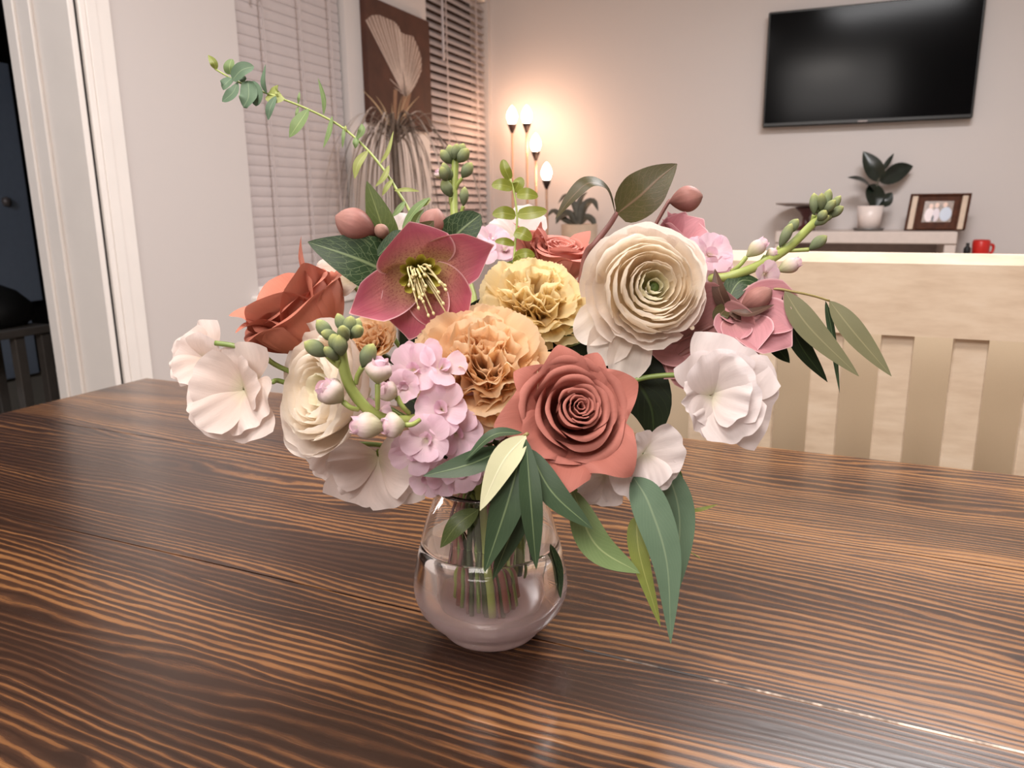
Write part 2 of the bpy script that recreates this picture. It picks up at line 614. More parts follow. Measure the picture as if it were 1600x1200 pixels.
# room beyond the doorway
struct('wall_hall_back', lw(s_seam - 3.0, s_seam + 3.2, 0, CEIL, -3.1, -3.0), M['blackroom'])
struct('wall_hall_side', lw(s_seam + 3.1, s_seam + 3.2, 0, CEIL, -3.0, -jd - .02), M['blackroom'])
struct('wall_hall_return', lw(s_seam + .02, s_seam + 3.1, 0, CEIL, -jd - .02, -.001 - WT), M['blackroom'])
hd = thing('door_2', None, None, CORN + EL * (s_seam - .9) - ET * 2.9)
hd['kind'] = 'structure'


def hall(u0, v0, u1, v1, t=2.9):
    a = onplane(u0, v0, CORN - ET * t, ET) - CORN
    b = onplane(u1, v1, CORN - ET * t, ET) - CORN
    return a.dot(EL), b.dot(EL), b.z, a.z


ha = hall(-160, 60, 42, 470)
part('door_panel', lw(ha[0], ha[1], 0.02, ha[3] + .25, -2.92, -2.88, .004), M['bluedoor'], hd, False)
hb = hall(8, 100, 36, 400)
part('recessed_panel', lw(ha[0] + .15, hb[0], .5, hb[3], -2.88, -2.872, .003), M['bluedoor'], hd, False)
kn = onplane(10, 315, CORN - ET * 2.86, ET)
part('door_handle', xf(lathe([(0, -.03), (.022, -.024), (.028, 0), (.022, .024), (0, .03)], 14), Matrix.Translation(kn)), M['greydish'], hd)
# dim furniture in the hall
hc = hall(26, 515, 96, 660, 1.2)
st = thing('side_table', 'dim grey side table in the dark room beyond the doorway', 'table', CORN + EL * (hc[0] + .1) - ET * 1.3)
hz = hc[3]
part('table_top', lw(hc[0] - .25, hc[1] + .02, hz - .035, hz, -1.6, -1.2, .004), M['sidetable'], st, False)
for (a, b) in ((hc[0], -1.24), (hc[1] - .02, -1.24), (hc[0], -1.58), (hc[1] - .02, -1.58)):
    part('leg', lw(a, a + .045, 0, hz - .034, b - .02, b + .02, .003), M['sidetable'], st, False)
hs = hall(-70, 395, 52, 450, 1.25)
ob = thing('duffel_bag', 'black bag slumped on the side table in the dark room', 'bag', CORN + EL * (hs[0] + .2) - ET * 1.4 + ZZ * hz)
bz = [(0, 0), (.15, 0), (.19, .03), (.185, .09), (.13, .15), (.06, .185), (0, .19)]
part('bag_body', xf(lathe(bz, 20), Matrix.Translation(CORN + EL * (hc[0] + .02) - ET * 1.42 + ZZ * (hz + .0))), M['black'], ob)
part('bag_handle', tube([CORN + EL * (hc[0] - .06) - ET * 1.42 + ZZ * (hz + .16), CORN + EL * (hc[0] + .02) - ET * 1.42 + ZZ * (hz + .27), CORN + EL * (hc[0] + .10) - ET * 1.42 + ZZ * (hz + .16)], .012), M['black'], ob)


# windows: dark panes, frame, sill, and a blind hung in each
def window(n, a, b, zb, name_lab, tilt, pitch, gapcut, col):
    wn = thing('window_%d' % n, None, None, CORN + EL * a + ZZ * zb)
    wn['kind'] = 'structure'
    part('pane', lw(a, b, zb, HEAD, -.105, -.099), M['dark'], wn, False)
    fr = [lw(a, a + .035, zb, HEAD, -.099, -.07), lw(b - .035, b, zb, HEAD, -.099, -.07), lw(a, b, zb, zb + .04, -.099, -.07), lw(a, b, HEAD - .04, HEAD, -.099, -.07)]
    zm = zb + (HEAD - zb) * .48
    if n == 2: zm = left_s(715, 192)[1]
    fr.append(lw(a, b, zm - .022, zm + .022, -.099, -.075))
    part('window_frame', merge(*fr), M['trim'], wn, False)
    part('window_sill', lw(a - .04, b + .04, zb - .025, zb, -.07, .05, .005), M['trim'], wn, False)
    part('sill_apron', lw(a - .02, b + .02, zb - .085, zb - .025, 0, .014, .003), M['trim'], wn, False)
    bl = thing('window_blind', name_lab, 'blind', CORN + EL * ((a + b) / 2) - ET * .03 + ZZ * zb)
    part('head_rail', lw(a + .01, b - .01, HEAD - .045, HEAD, -.055, -.005, .003), M['trim'], bl, False)
    ORG[bl.name] = Vector(bl.location)
    # one slat mesh, shared
    wdt = .048
    V, Fc = [], []
    for k in range(5):
        q = (k / 4 - .5)
        crown = .004 * (1 - (2 * q) ** 2)
        for s in (a + .012, b - .012):
            d = q * wdt
            V.append(CORN + EL * s + ET * (-.03 + d * cos(tilt) + crown * sin(tilt)) + ZZ * (-d * sin(tilt) + crown * cos(tilt)))
    for k in range(4):
        Fc.append((2 * k, 2 * k + 1, 2 * k + 3, 2 * k + 2))
    org = Vector(bl.location)
    V = [p - Vector((org.x, org.y, 0)) for p in V]
    me = bpy.data.meshes.new('slat')
    me.from_pydata(V, [], Fc)
    me.materials.append(M['slat'])
    me.polygons.foreach_set('use_smooth', [True] * 4)
    z = zb + .05
    while z < HEAD - .06:
        o = bpy.data.objects.new('slat', me)
        COL.objects.link(o)
        o.parent = bl
        o.location = (0, 0, z - org.z)
        z += pitch
    part('bottom_rail', lw(a + .012, b - .012, zb + .008, zb + .03, -.052, -.008, .003), M['trim'], bl, False)
    for k in (.22, .55, .85) if n == 1 else (.3, .8):
        s = a + (b - a) * k
        part('ladder_cord', lw(s - .004, s + .004, zb + .02, HEAD - .02, -.004, -.001), M['slat'], bl, False)
    return bl


bl1 = window(1, w1a, w1b, w1bot, 'closed white slatted blind in the window beside the doorway wall', radians(83), .038, 0, None)
bl2 = window(2, w2a, w2b, w2bot, 'pink-lit half-open slatted blind in the window by the glowing lamp', radians(54), .042, 0, None)
sw, zw = left_s(398, 2)
part('tilt_wand', tube([CORN + EL * sw + ET * .02 + ZZ * (HEAD - .05), CORN + EL * sw + ET * .02 + ZZ * zw], .004, .006), M['slat'], bl1)
sw, zw = left_s(688, 95)
part('tilt_wand', tube([CORN + EL * sw + ET * .02 + ZZ * (HEAD - .05), CORN + EL * sw + ET * .02 + ZZ * zw], .006, .008), M['slat'], bl2)

# picture between the windows
a0, zt = left_s(561, 0)
a1, zt2 = left_s(662, 27)
_, zb2 = left_s(664, 203)
_, zb1 = left_s(573, 195)
zt, zb = (zt + zt2) / 2, (zb1 + zb2) / 2
art = thing('wall_art', 'tall brown canvas with a pale fan-shaped plume hung between the two blinds', 'picture', CORN + EL * ((a0 + a1) / 2) + ET * .015 + ZZ * zb)
part('canvas', lw(a0, a1, zb, zt, 0, .03, .002), M['art'], art, False)


def art_pt(u, v, off=.0306):
    p = onplane(u, v, CORN + ET * off, ET)
    return p


fan = [(571, 32), (580, 24), (592, 23), (603, 28), (615, 33), (622, 40), (626, 50), (634, 54), (645, 56), (652, 70), (658, 88), (659, 108), (653, 125), (645, 140), (634, 150), (618, 140), (602, 110), (590, 80), (580, 58), (572, 48)]
root_pt = (634, 148)
ribs = []
for i in range(len(fan) - 5):
    a, b = fan[i], fan[i + 1]
    for k in range(2):
        p0 = (a[0] + (b[0] - a[0]) * k / 2, a[1] + (b[1] - a[1]) * k / 2)
        p1 = (a[0] + (b[0] - a[0]) * (k + .86) / 2, a[1] + (b[1] - a[1]) * (k + .86) / 2)
        ribs.append(([art_pt(*p0), art_pt(*p1), art_pt(root_pt[0] + 3, root_pt[1] + 4), art_pt(root_pt[0] - 3, root_pt[1])], [(0, 1, 2, 3)]))
part('plume_print', merge(*ribs), M['feather'], art, False, kind='stuff')
vein = []
for i in range(0, len(fan) - 4):
    for k in (.1, .55):
        a, b = fan[i], fan[i + 1]
        p = (a[0] + (b[0] - a[0]) * k, a[1] + (b[1] - a[1]) * k)
        vein.append(([art_pt(p[0] - .5, p[1], .0312), art_pt(p[0] + .7, p[1], .0312), art_pt(root_pt[0] + .8 + (i - 7) * .3, root_pt[1] + 2, .0312), art_pt(root_pt[0] - .6 + (i - 7) * .3, root_pt[1] + 2, .0312)], [(0, 1, 2, 3)]))
part('plume_vein_print', merge(*vein), M['feather3'], art, False, kind='stuff')
stk = []
for (x0, y0, x1, y1, wd) in ((634, 150, 624, 196, 9), (640, 146, 632, 190, 5), (618, 140, 616, 198, 6)):
    stk.append(([art_pt(x0 - wd / 2, y0), art_pt(x0 + wd / 2, y0), art_pt(x1 + wd / 3, y1), art_pt(x1 - wd / 3, y1)], [(0, 1, 2, 3)]))
part('stalk_print', merge(*stk), M['feather2'], art, False)

# drooping pony-tail palm in front of the left wall
pc = onplane(616, 212, CORN + ET * .30, ET)
palm = thing('ponytail_palm', 'shaggy pony-tail palm with drooping dry leaves below the brown picture', 'plant', (pc.x, pc.y, 0))
part('pot', xf(lathe([(0, 0), (.10, 0), (.125, .2), (.13, .22), (.12, .22), (.115, .2), (0, .19)], 28), Matrix.Translation((pc.x, pc.y, 0))), M['pot'], palm)
part('trunk', tube([(pc.x, pc.y, .15), (pc.x + .01, pc.y, .6), (pc.x, pc.y, pc.z)], .045, .014, 10), M['palm2'], palm)


def ribbon(pts, w0, nrm, w1=0.15):
    c = catmull(pts, 5)
    V, Fc = [], []
    for j, p in enumerate(c):
        t = (c[min(j + 1, len(c) - 1)] - c[max(j - 1, 0)]).normalized()
        sd = t.cross(nrm)
        if sd.length < 1e-4: sd = RT
        sd = sd.normalized()
        k = j / (len(c) - 1)
        ww = w0 * (min(1, .5 + 3 * k)) * (1 - k * (1 - w1))
        V += [p - sd * ww + nrm * ww * .3, p + sd * ww * 0 , p + sd * ww + nrm * ww * .3]
    for j in range(len(c) - 1):
        a = 3 * j
        Fc += [(a, a + 1, a + 4, a + 3), (a + 1, a + 2, a + 5, a + 4)]
    return V, Fc


rng = random.Random(3)
for i in range(90):
    az = rng.uniform(0, 2 * pi)
    d = Vector((cos(az), sin(az), 0))
    reach = rng.uniform(.10, .36)
    if d.dot(-ET) > .6: reach *= .6
    drop = rng.uniform(.25, .62)
    lift = rng.uniform(.02, .10)
    p0 = Vector((pc.x, pc.y, pc.z + rng.uniform(-.04, .02)))
    pts = [p0, p0 + d * reach * .45 + ZZ * lift, p0 + d * reach * .85 + ZZ * (lift * .4 - drop * .2), p0 + d * reach * 1.05 - ZZ * drop * .6, p0 + d * reach * 1.1 - ZZ * drop]
    part('leaf', ribbon(pts, rng.uniform(.003, .0065), (d * -.3 + ZZ + Vector((rng.uniform(-.4, .4), rng.uniform(-.4, .4), 0))).normalized()), [M['palm'], M['palm2'], M['palm']][i % 3], palm)
for (u0, v0, u1, v1) in ((616, 212, 588, 150), (616, 212, 593, 165), (616, 212, 655, 150), (618, 212, 640, 140), (614, 212, 612, 160), (618, 212, 628, 150), (616, 212, 566, 140)):
    a, b = onplane(u0, v0, CORN + ET * .30, ET), onplane(u1, v1, CORN + ET * .26, ET)
    part('upright_leaf', ribbon([a, a.lerp(b, .5) + ZZ * .02, b], .007, ET, .1), M['palmlight'], palm)

# ------------------------------------------------------------------ television wall
tl = back_s(1203, 24)
br = back_s(1516, 188)
tr_ = back_s(1538, -8)
tvz1 = (tl[1] + tr_[1]) / 2
tvz0 = (back_s(1198, 200)[1] + br[1]) / 2
tv = thing('television', 'flat black television mounted high on the pale wall', 'television', CORN + ET * ((tl[0] + br[0]) / 2) - EL * .05 + ZZ * tvz0)
part('casing', bw(tl[0], br[0], tvz0, tvz1, -.075, -.03, .006), M['tvb'], tv, False)
part('screen', bw(tl[0] + .010, br[0] - .010, tvz0 + .020, tvz1 - .010, -.0775, -.07), M['tv'], tv, False)
part('wall_mount', bw((tl[0] + br[0]) / 2 - .2, (tl[0] + br[0]) / 2 + .2, tvz0 + .15, tvz1 - .15, -.03, 0), M['black'], tv, False)
part('logo', bw((tl[0] + br[0]) / 2 - .022, (tl[0] + br[0]) / 2 + .022, tvz0 + .006, tvz0 + .013, -.0765, -.075), M['greydish'], tv, False)

# console under the television
OFF = .34
cl, ctop = back_s(1212, 361, OFF)
cr, ctop2 = back_s(1497, 363, OFF)
ctop = (ctop + ctop2) / 2
con = thing('console_shelf', 'pale grey open console shelf against the wall below the television', 'shelf', CORN + ET * ((cl + cr) / 2) - EL * .17)
thk = .058
part('top_board', bw(cl, cr, ctop - thk, ctop, -OFF, -.002, .004), M['console'], con, False)
part('side_panel', bw(cr - .05, cr, 0, ctop - thk, -OFF + .01, -.004, .003), M['console'], con, False)
part('side_panel', bw(cl, cl + .05, 0, ctop - thk, -OFF + .01, -.004, .003), M['console'], con, False)
part('back_panel', bw(cl + .05, cr - .05, .02, ctop - thk, -.02, -.004), M['conin'], con, False)
for z in (.08, .36, .62):
    part('shelf_board', bw(cl + .05, cr - .05, z - .03, z, -OFF + .02, -.02, .002), M['console'], con, False)

# rubber plant
pp = onplane(1357, 357, CORN - EL * .20, EL)
k = (pp - CAM).dot(FW) / FPX          # metres per pixel there
pz = ctop
rp = thing('rubber_plant', 'small dark-leaved rubber plant in a white pot on the console', 'plant', (pp.x, pp.y, pz))
B = Vector((pp.x, pp.y, pz))
part('saucer', xf(lathe([(0, 0), (20 * k, 0), (23 * k, 4 * k), (21 * k, 4 * k), (0, 2 * k)], 28), Matrix.Translation(B)), M['saucer'], rp)
part('pot', xf(lathe([(0, 2.2 * k), (15.5 * k, 2.2 * k), (19 * k, 38 * k), (17.5 * k, 38 * k), (16 * k, 30 * k), (0, 30 * k)], 28), Matrix.Translation(B)), M['pot'], rp)
kk = lambda x, y, t=0: B + RT * ((x - 1357) * k) + UP * ((357 - y) * k) - FW * t * k
part('stem', tube([kk(1357, 325), kk(1366, 300), kk(1374, 275), kk(1380, 262)], 2.2 * k, 1.2 * k), M['rubber_back'], rp)


def big_leaf(pts, wid, nrm, mat, parent, name='leaf', prof=None, fold=.25, nv=14, nu=6, label=None, wave=0.0, thick=0.0):
    """leaf on a spine of world points, half width wid, facing nrm"""
    c = catmull(pts, max(3, nv // (len(pts) - 1)))
    n = len(c) - 1
    V, Fc, T = [], [], []
    prof = prof or (lambda q: sin(pi * q ** .8) ** .8 if 0 < q < 1 else 0)
    for j, p in enumerate(c):
        t = (c[min(j + 1, n)] - c[max(j - 1, 0)]).normalized()
        sd = t.cross(nrm).normalized()
        nn = sd.cross(t).normalized()
        q = j / n
        ww = wid * max(prof(q), .015)
        for i in range(nu + 1):
            u = 2 * i / nu - 1
            V.append(p + sd * (u * ww) + nn * (ww * fold * abs(u) ** 1.3 + wave * wid * u * abs(u) * sin(q * 9 + u * 1.5)))
            T.append(((u + 1) / 2, q))
    for j in range(n):
        for i in range(nu):
            a = j * (nu + 1) + i
            Fc.append((a, a + 1, a + nu + 2, a + nu + 1))
    return part(name, (V, Fc, T), mat, parent, True, label, thick=thick)


for (pts, wd, nz, mt) in (
    ([kk(1366, 297), kk(1345, 283, 8), kk(1319, 277, 12)], 13 * k, camv(0, .8, .6), 'rubber'),
    ([kk(1376, 280), kk(1362, 258, 4), kk(1349, 233, 0)], 14 * k, camv(-.3, 0, .9), 'rubber'),
    ([kk(1376, 282), kk(1400, 266, 4), kk(1424, 258, 6)], 14 * k, camv(.1, -.2, .9), 'rubber'),
    ([kk(1379, 264), kk(1388, 250), kk(1397, 236)], 4 * k, camv(-.5, 0, .8), 'rubber'),
    ([kk(1372, 285), kk(1362, 305, 8), kk(1362, 326, 10)], 15 * k, camv(0, .2, .9), 'rubber'),
    ([kk(1368, 305), kk(1378, 312, 8), kk(1390, 300, 10)], 12 * k, camv(0, .2, .9), 'rubber'),
):
    big_leaf(pts, wd, nz, M[mt], rp)

# photo frame leaning on the console
fo = onplane(1459, 360, CORN - EL * .22, EL)
k = (fo - CAM).dot(FW) / FPX
pf = thing('photo_frame', 'dark wood photo frame with cream side panels standing on the console', 'photo frame', (fo.x, fo.y, ctop))
lean = (ZZ * .966 + EL * .26 + ET * .10).normalized()
fx = ET.copy()
fn = fx.cross(lean).normalized()
F0 = Vector((fo.x, fo.y, ctop + .002))
FWd, FHt = 40 * k / .95, 57 * k


def fb(x0, x1, z0, z1, t0, t1, ch=0.0):
    return obox(F0, fx, -fn, lean, (x0, x1), (t0, t1), (z0, z1), ch)


part('backing', fb(-FWd, FWd, 0, FHt, -.010, 0), M['frame'], pf, False)
for (x0, x1) in ((-FWd, -FWd + 3 * k), (FWd - 3 * k, FWd)):
    part('frame_edge', fb(x0, x1, 0, FHt, -.022, -.008, .002), M['frame'], pf, False)
part('frame_edge', fb(-FWd, FWd, FHt - 3 * k, FHt, -.021, -.008, .002), M['frame'], pf, False)
for s in (-1, 1):
    c0 = s * (FWd - 7.5 * k)
    part('cream_panel', fb(c0 - 4 * k, c0 + 4 * k, 1 * k, FHt - 3 * k, -.016, -.009, .002), M['framelight'], pf, False)
part('mat_board', fb(-27 * k, 27 * k, 1 * k, FHt - 4 * k, -.018, -.009, .002), M['frame'], pf, False)
gp = fb(-20 * k, 20 * k, 13 * k, FHt - 13 * k, -.0186, -.0180)
pv = [F0 + fx * x + fn * .0187 + lean * z for (x, z) in ((-20 * k, 12 * k), (20 * k, 12 * k), (20 * k, FHt - 12 * k), (-20 * k, FHt - 12 * k))]
part('photo', (pv, [(0, 1, 2, 3)], [(0, 0), (1, 0), (1, 1), (0, 1)]), M['photo'], pf, False)
part('easel_leg', tube([F0 + lean * FHt * .7 - fn * 0 + EL * .005, F0 + EL * .09 + ZZ * .004], .006), M['frame'], pf)

# pedestal dish with an oxblood foot
dp = onplane(1258, 358, CORN - EL * .18, EL)
k = (dp - CAM).dot(FW) / FPX
B = Vector((dp.x, dp.y, ctop))
pd = thing('pedestal_dish', 'flat grey dish on an oxblood pedestal at the left end of the console', 'dish', B)
part('dish', xf(lathe([(0, 36 * k), (30 * k, 37 * k), (46 * k, 40 * k), (46 * k, 42 * k), (30 * k, 40 * k), (0, 39 * k)], 36), Matrix.Translation(B)), M['greydish'], pd)
part('pedestal', xf(lathe([(0, 0), (15 * k, 0), (14 * k, 4 * k), (6 * k, 8 * k), (5 * k, 20 * k), (10 * k, 28 * k), (17 * k, 34 * k), (16 * k, 36 * k), (0, 36 * k)], 24), Matrix.Translation(B)), M['oxblood'], pd)

# red mug with a black pen standing on a low stool right of the console
rs = onplane(1531, 400, CORN - EL * .2, EL)
k = (rs - CAM).dot(FW) / FPX
rz0 = onplane(1531, 402, CORN - EL * .2, EL).z
stl = thing('plant_stool', 'low pale stool right of the console hidden behind the bench', 'stool', (rs.x, rs.y, 0))
part('seat', xf(lathe([(0, -.03), (.10, -.03), (.105, -.015), (.10, 0), (0, 0)], 24), Matrix.Translation((rs.x, rs.y, rz0))), M['console'], stl)
for i in range(3):
    a = 2 * pi * i / 3
    part('leg', tube([(rs.x + .06 * cos(a), rs.y + .06 * sin(a), rz0 - .02), (rs.x + .10 * cos(a), rs.y + .10 * sin(a), 0.0)], .012), M['console'], stl)
mug = thing('mug', 'small red mug standing right of the console shelf', 'mug', (rs.x, rs.y, rz0))
part('mug_body', xf(lathe([(0, 0), (9 * k, 0), (12 * k, 6 * k), (12.5 * k, 24 * k), (11 * k, 27 * k), (10 * k, 25 * k), (10 * k, 6 * k), (0, 4 * k)], 24), Matrix.Translation((rs.x, rs.y, rz0))), M['red'], mug)
mb = Vector((rs.x, rs.y, rz0))
part('mug_handle', tube([mb + RT * 11 * k + ZZ * 20 * k, mb + RT * 19 * k + ZZ * 18 * k, mb + RT * 18 * k + ZZ * 8 * k, mb + RT * 11 * k + ZZ * 6 * k], 2.2 * k), M['red'], mug)
bk = thing('black_bottle', 'tiny black bottle left of the red mug', 'bottle', mb - RT * 21 * k)
part('bottle_body', xf(lathe([(0, 0), (5 * k, 0), (5 * k, 14 * k), (2.5 * k, 17 * k), (2.5 * k, 22 * k), (0, 22 * k)], 14), Matrix.Translation(mb - RT * 21 * k)), M['black'], bk)

# floor lamp with four bare bulbs on stems
lp = thing('floor_lamp', 'bronze floor lamp with glowing bare bulbs at stepped heights in the corner', 'lamp', CORN + ET * .3 - EL * .3)
LB = Vector(lp.location)
part('base', xf(lathe([(0, 0), (.13, 0), (.13, .012), (.05, .022), (.02, .03), (0, .03)], 28), Matrix.Translation(LB)), M['socket'], lp)
for (u, v, off) in ((823, 180, .30), (837, 224, .34), (854, 269, .38), (800, 181, .20)):
    b = onplane(u, v, CORN - EL * off, EL)
    k = (b - CAM).dot(FW) / FPX
    part('stem', tube([LB + ZZ * .02, Vector((b.x, b.y, .35)).lerp(LB, .3), Vector((b.x, b.y, .8)), Vector((b.x, b.y, b.z - 18 * k))], 2.2 * k, 1.8 * k), M['pole'], lp)
    part('socket', xf(lathe([(0, -26 * k), (2 * k, -26 * k), (6.5 * k, -15 * k), (6.5 * k, -12 * k), (0, -12 * k)], 16), Matrix.Translation(b)), M['socket'], lp)
    part('bulb', xf(lathe([(0, -12 * k), (5 * k, -11 * k), (8 * k, -3 * k), (8.2 * k, 0), (6.5 * k, 6 * k), (3 * k, 12 * k), (0, 15 * k)], 18), Matrix.Translation(b)), M['bulb'], lp)

# dark-leaved plant behind the arching leaf
q = onplane(905, 380, CORN - EL * .42, EL)
k = (q - CAM).dot(FW) / FPX
B = Vector((q.x, q.y, 0))
dpn = thing('potted_plant', 'blurred potted plant with dark curling leaves beside the lamp', 'plant', B)
kk = lambda x, y, t=0: Vector((q.x, q.y, q.z)) + RT * ((x - 905) * k) + UP * ((380 - y) * k) - FW * t * k
pzz = kk(905, 350).z
part('pot', xf(lathe([(0, 0), (.07, 0), (.085, .12), (.10, pzz), (.09, pzz), (.08, .2), (0, .2)], 24), Matrix.Translation(B)), M['framelight'], dpn)
for (pts, wd) in (
    ([kk(905, 352), kk(912, 325, 4), kk(926, 316, 6), kk(934, 332, 8)], 7 * k), ([kk(905, 352), kk(896, 318), kk(884, 306), kk(872, 318)], 5 * k),
    ([kk(903, 352), kk(890, 335), kk(876, 338, 6), kk(868, 352, 8)], 8 * k), ([kk(906, 352), kk(915, 340), kk(926, 345), kk(930, 358)], 7 * k),
    ([kk(905, 352), kk(902, 330), kk(908, 310), kk(918, 300)], 5 * k), ([kk(903, 352), kk(884, 345), kk(866, 330), kk(855, 338)], 6 * k)):
    big_leaf(pts, wd, camv(0, .5, .8), M['rubber_back'], dpn)

# ------------------------------------------------------------------ the table
TT = radians(24.4)
E1 = Vector((cos(TT), -sin(TT), 0))
E2 = Vector((sin(TT), cos(TT), 0))
TZ = 0.76
troot = E1 * -0.2 + E2 * 0.5
tb = thing('dining_table', 'dark stained plank dining table with glossy striped grain under the vase', 'table', troot, -TT, local=True)
X0, X1 = -1.29 + .2, 1.30
seams = [1.076 - .5, .782 - .5, .502 - .5, .2228 - .5, -.0565 - .5]
for i in range(4):
    y1, y0 = seams[i], seams[i + 1]
    g = box(X0, X1, y0 + .0008, y1 - .0008, TZ - .04, TZ, .0002)
    part('plank', g, M['table'], tb, False)
_f = NT('worn_pale_seam')
_v, _x, _y, _z = _f.sep('Object')
_n = _f.noise(_f.comb(_f.math('MULTIPLY', _x, 22.0), 0.0, 0.0), 1.0, 4, .7)
_n = _f.math('ADD', _n, _f.math('MULTIPLY', _f.math('SUBTRACT', _x, .13), 1.1))
_f.l(_f.ramp(_n, [(.46, srgb(40, 27, 20)), (.56, srgb(120, 98, 80)), (.66, srgb(214, 196, 178))]), _f.b.inputs['Base Color'])
_f.b.inputs['Roughness'].default_value = .6
M['filler'] = _f.m
part('seam_filler', box(.03, X1, seams[2] - .0012, seams[2] + .0012, TZ - .006, TZ + .0002), M['filler'], tb, False)
for (a, b, c, d) in ((X0 + .10, X1 - .10, seams[4] + .08, seams[4] + .102), (X0 + .10, X1 - .10, seams[0] - .102, seams[0] - .08), (X0 + .10, X0 + .122, seams[4] + .08, seams[0] - .08), (X1 - .122, X1 - .10, seams[4] + .08, seams[0] - .08)):
    part('apron', box(a, b, c, d, TZ - .13, TZ - .04, .002), M['table'], tb, False)
for a in (X0 + .09, X1 - .17):
    for c in (seams[4] + .07, seams[0] - .15):
        part('leg', box(a, a + .08, c, c + .08, 0, TZ - .04, .004), M['table'], tb, False)

# ------------------------------------------------------------------ bench behind the table
BO = E2 * (1.076 + .20)
zt = onplane(1430, 410, BO, E2).z
zlo = onplane(1450, 527, BO, E2).z
ztop = zt + .012
bx0 = onplane(1085, 420, BO, E2).dot(E1)
bx1 = bx0 + 1.35
bn = thing('slatted_bench', 'cream painted bench with slatted back on the far side of the table', 'bench', E1 * bx0 + E2 * (1.076 + .22), -TT, local=True)
bo = lambda s: s - bx0
W_ = bx1 - bx0
prof = [(-.0, zlo), (-.0, zt - .002), (.013, ztop), (.032, ztop), (.036, ztop - .004), (.036, zlo)]
V = [(x, y - .02, z) for x in (0, W_) for (y, z) in prof]
n6 = len(prof)
Fc = [(i, (i + 1) % n6, (i + 1) % n6 + n6, i + n6) for i in range(n6)] + [tuple(range(n6)), tuple(reversed(range(n6, 2 * n6)))]
part('top_rail', (V, Fc), M['bench'], bn, False)
part('bottom_rail', box(.0, W_, -.012, .02, .50, .56, .003), M['bench'], bn, False)
e = []
for (ua, ub, vv) in ((1210 - 30, 1210 - 30 + 27, 620), (1261, 1305, 640), (1360, 1413, 640), (1480, 1538, 640)):
    e.append(((onplane(ua, vv, BO, E2).dot(E1) - bx0), (onplane(ub, vv, BO, E2).dot(E1) - bx0)))
swid = (e[1][1] - e[1][0] + e[2][1] - e[2][0] + e[3][1] - e[3][0]) / 3
sp = (e[3][0] - e[1][0]) / 2
x = e[1][0] - 4 * sp
while x < W_ - .06:
    if x > .06:
        part('back_slat', box(x, x + swid, -.006, .012, .555, zlo + .01, .002), M['bench'], bn, False)
    x += sp
for a in (0.0, W_ - .05):
    part('back_post', box(a, a + .05, -.018, .03, 0, zlo + .005, .003), M['bench'], bn, False)
    part('front_leg', box(a, a + .05, -.36, -.31, 0, .42, .003), M['bench'], bn, False)
part('seat', box(-.01, W_ + .01, -.38, .0, .42, .455, .004), M['bench'], bn, False)

# sofa seen between the slats
so = E2 * (1.076 + .62)
sx0 = bx0 - .25
sfz = onplane(1600, 490, so, E2).z
sf = thing('sofa', 'taupe upholstered sofa back seen through the gaps of the bench', 'sofa', E1 * sx0 + so, -TT, local=True)
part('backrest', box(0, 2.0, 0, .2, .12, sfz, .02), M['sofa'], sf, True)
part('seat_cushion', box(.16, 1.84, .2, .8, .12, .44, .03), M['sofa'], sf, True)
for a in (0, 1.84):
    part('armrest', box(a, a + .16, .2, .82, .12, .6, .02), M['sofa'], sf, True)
for a in (.05, 1.89):
    for b in (.04, .72):
        part('foot', box(a, a + .05, b, b + .05, 0, .12, .004), M['frame'], sf, False)

#FLOWERS
# ------------------------------------------------------------------ the vase
VX, VY = onplane(768, 982, (0, 0, TZ), ZZ).x, onplane(768, 982, (0, 0, TZ), ZZ).y
VB = Vector((VX, VY, TZ + .0004))


def glass_mat(name, col, ior):
    t = NT(name)
    t.b.inputs['Base Color'].default_value = col
    t.b.inputs['Roughness'].default_value = 0.0
    t.b.inputs['IOR'].default_value = ior
    t.b.inputs['Transmission Weight'].default_value = 1.0
    return t.m


M['glass'] = glass_mat('blush_tinted_vase_glass', (1, .98, .975, 1), 1.45)
_t = M['glass'].node_tree
_tc = _t.nodes.new('ShaderNodeTexCoord')
_sp = _t.nodes.new('ShaderNodeSeparateXYZ')
_t.links.new(_tc.outputs['Object'], _sp.inputs[0])
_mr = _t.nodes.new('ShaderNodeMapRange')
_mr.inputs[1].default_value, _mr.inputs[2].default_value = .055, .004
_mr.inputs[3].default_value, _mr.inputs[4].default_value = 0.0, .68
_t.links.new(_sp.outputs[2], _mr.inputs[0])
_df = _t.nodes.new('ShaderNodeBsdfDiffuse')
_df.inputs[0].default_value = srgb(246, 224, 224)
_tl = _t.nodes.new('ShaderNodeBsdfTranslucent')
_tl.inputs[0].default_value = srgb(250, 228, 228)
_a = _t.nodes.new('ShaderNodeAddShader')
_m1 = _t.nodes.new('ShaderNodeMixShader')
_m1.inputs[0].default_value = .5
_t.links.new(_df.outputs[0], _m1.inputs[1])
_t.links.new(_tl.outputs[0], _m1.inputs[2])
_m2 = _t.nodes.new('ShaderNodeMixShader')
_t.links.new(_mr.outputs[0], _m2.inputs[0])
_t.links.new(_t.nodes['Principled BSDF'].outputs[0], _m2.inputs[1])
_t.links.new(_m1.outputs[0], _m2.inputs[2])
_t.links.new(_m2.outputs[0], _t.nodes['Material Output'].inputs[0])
M['base_glass'] = glass_mat('pink_tinted_glass', (1, .93, .93, 1), 1.45)
M['water'] = glass_mat('vase_water', (1, .985, .98, 1), 1.33)
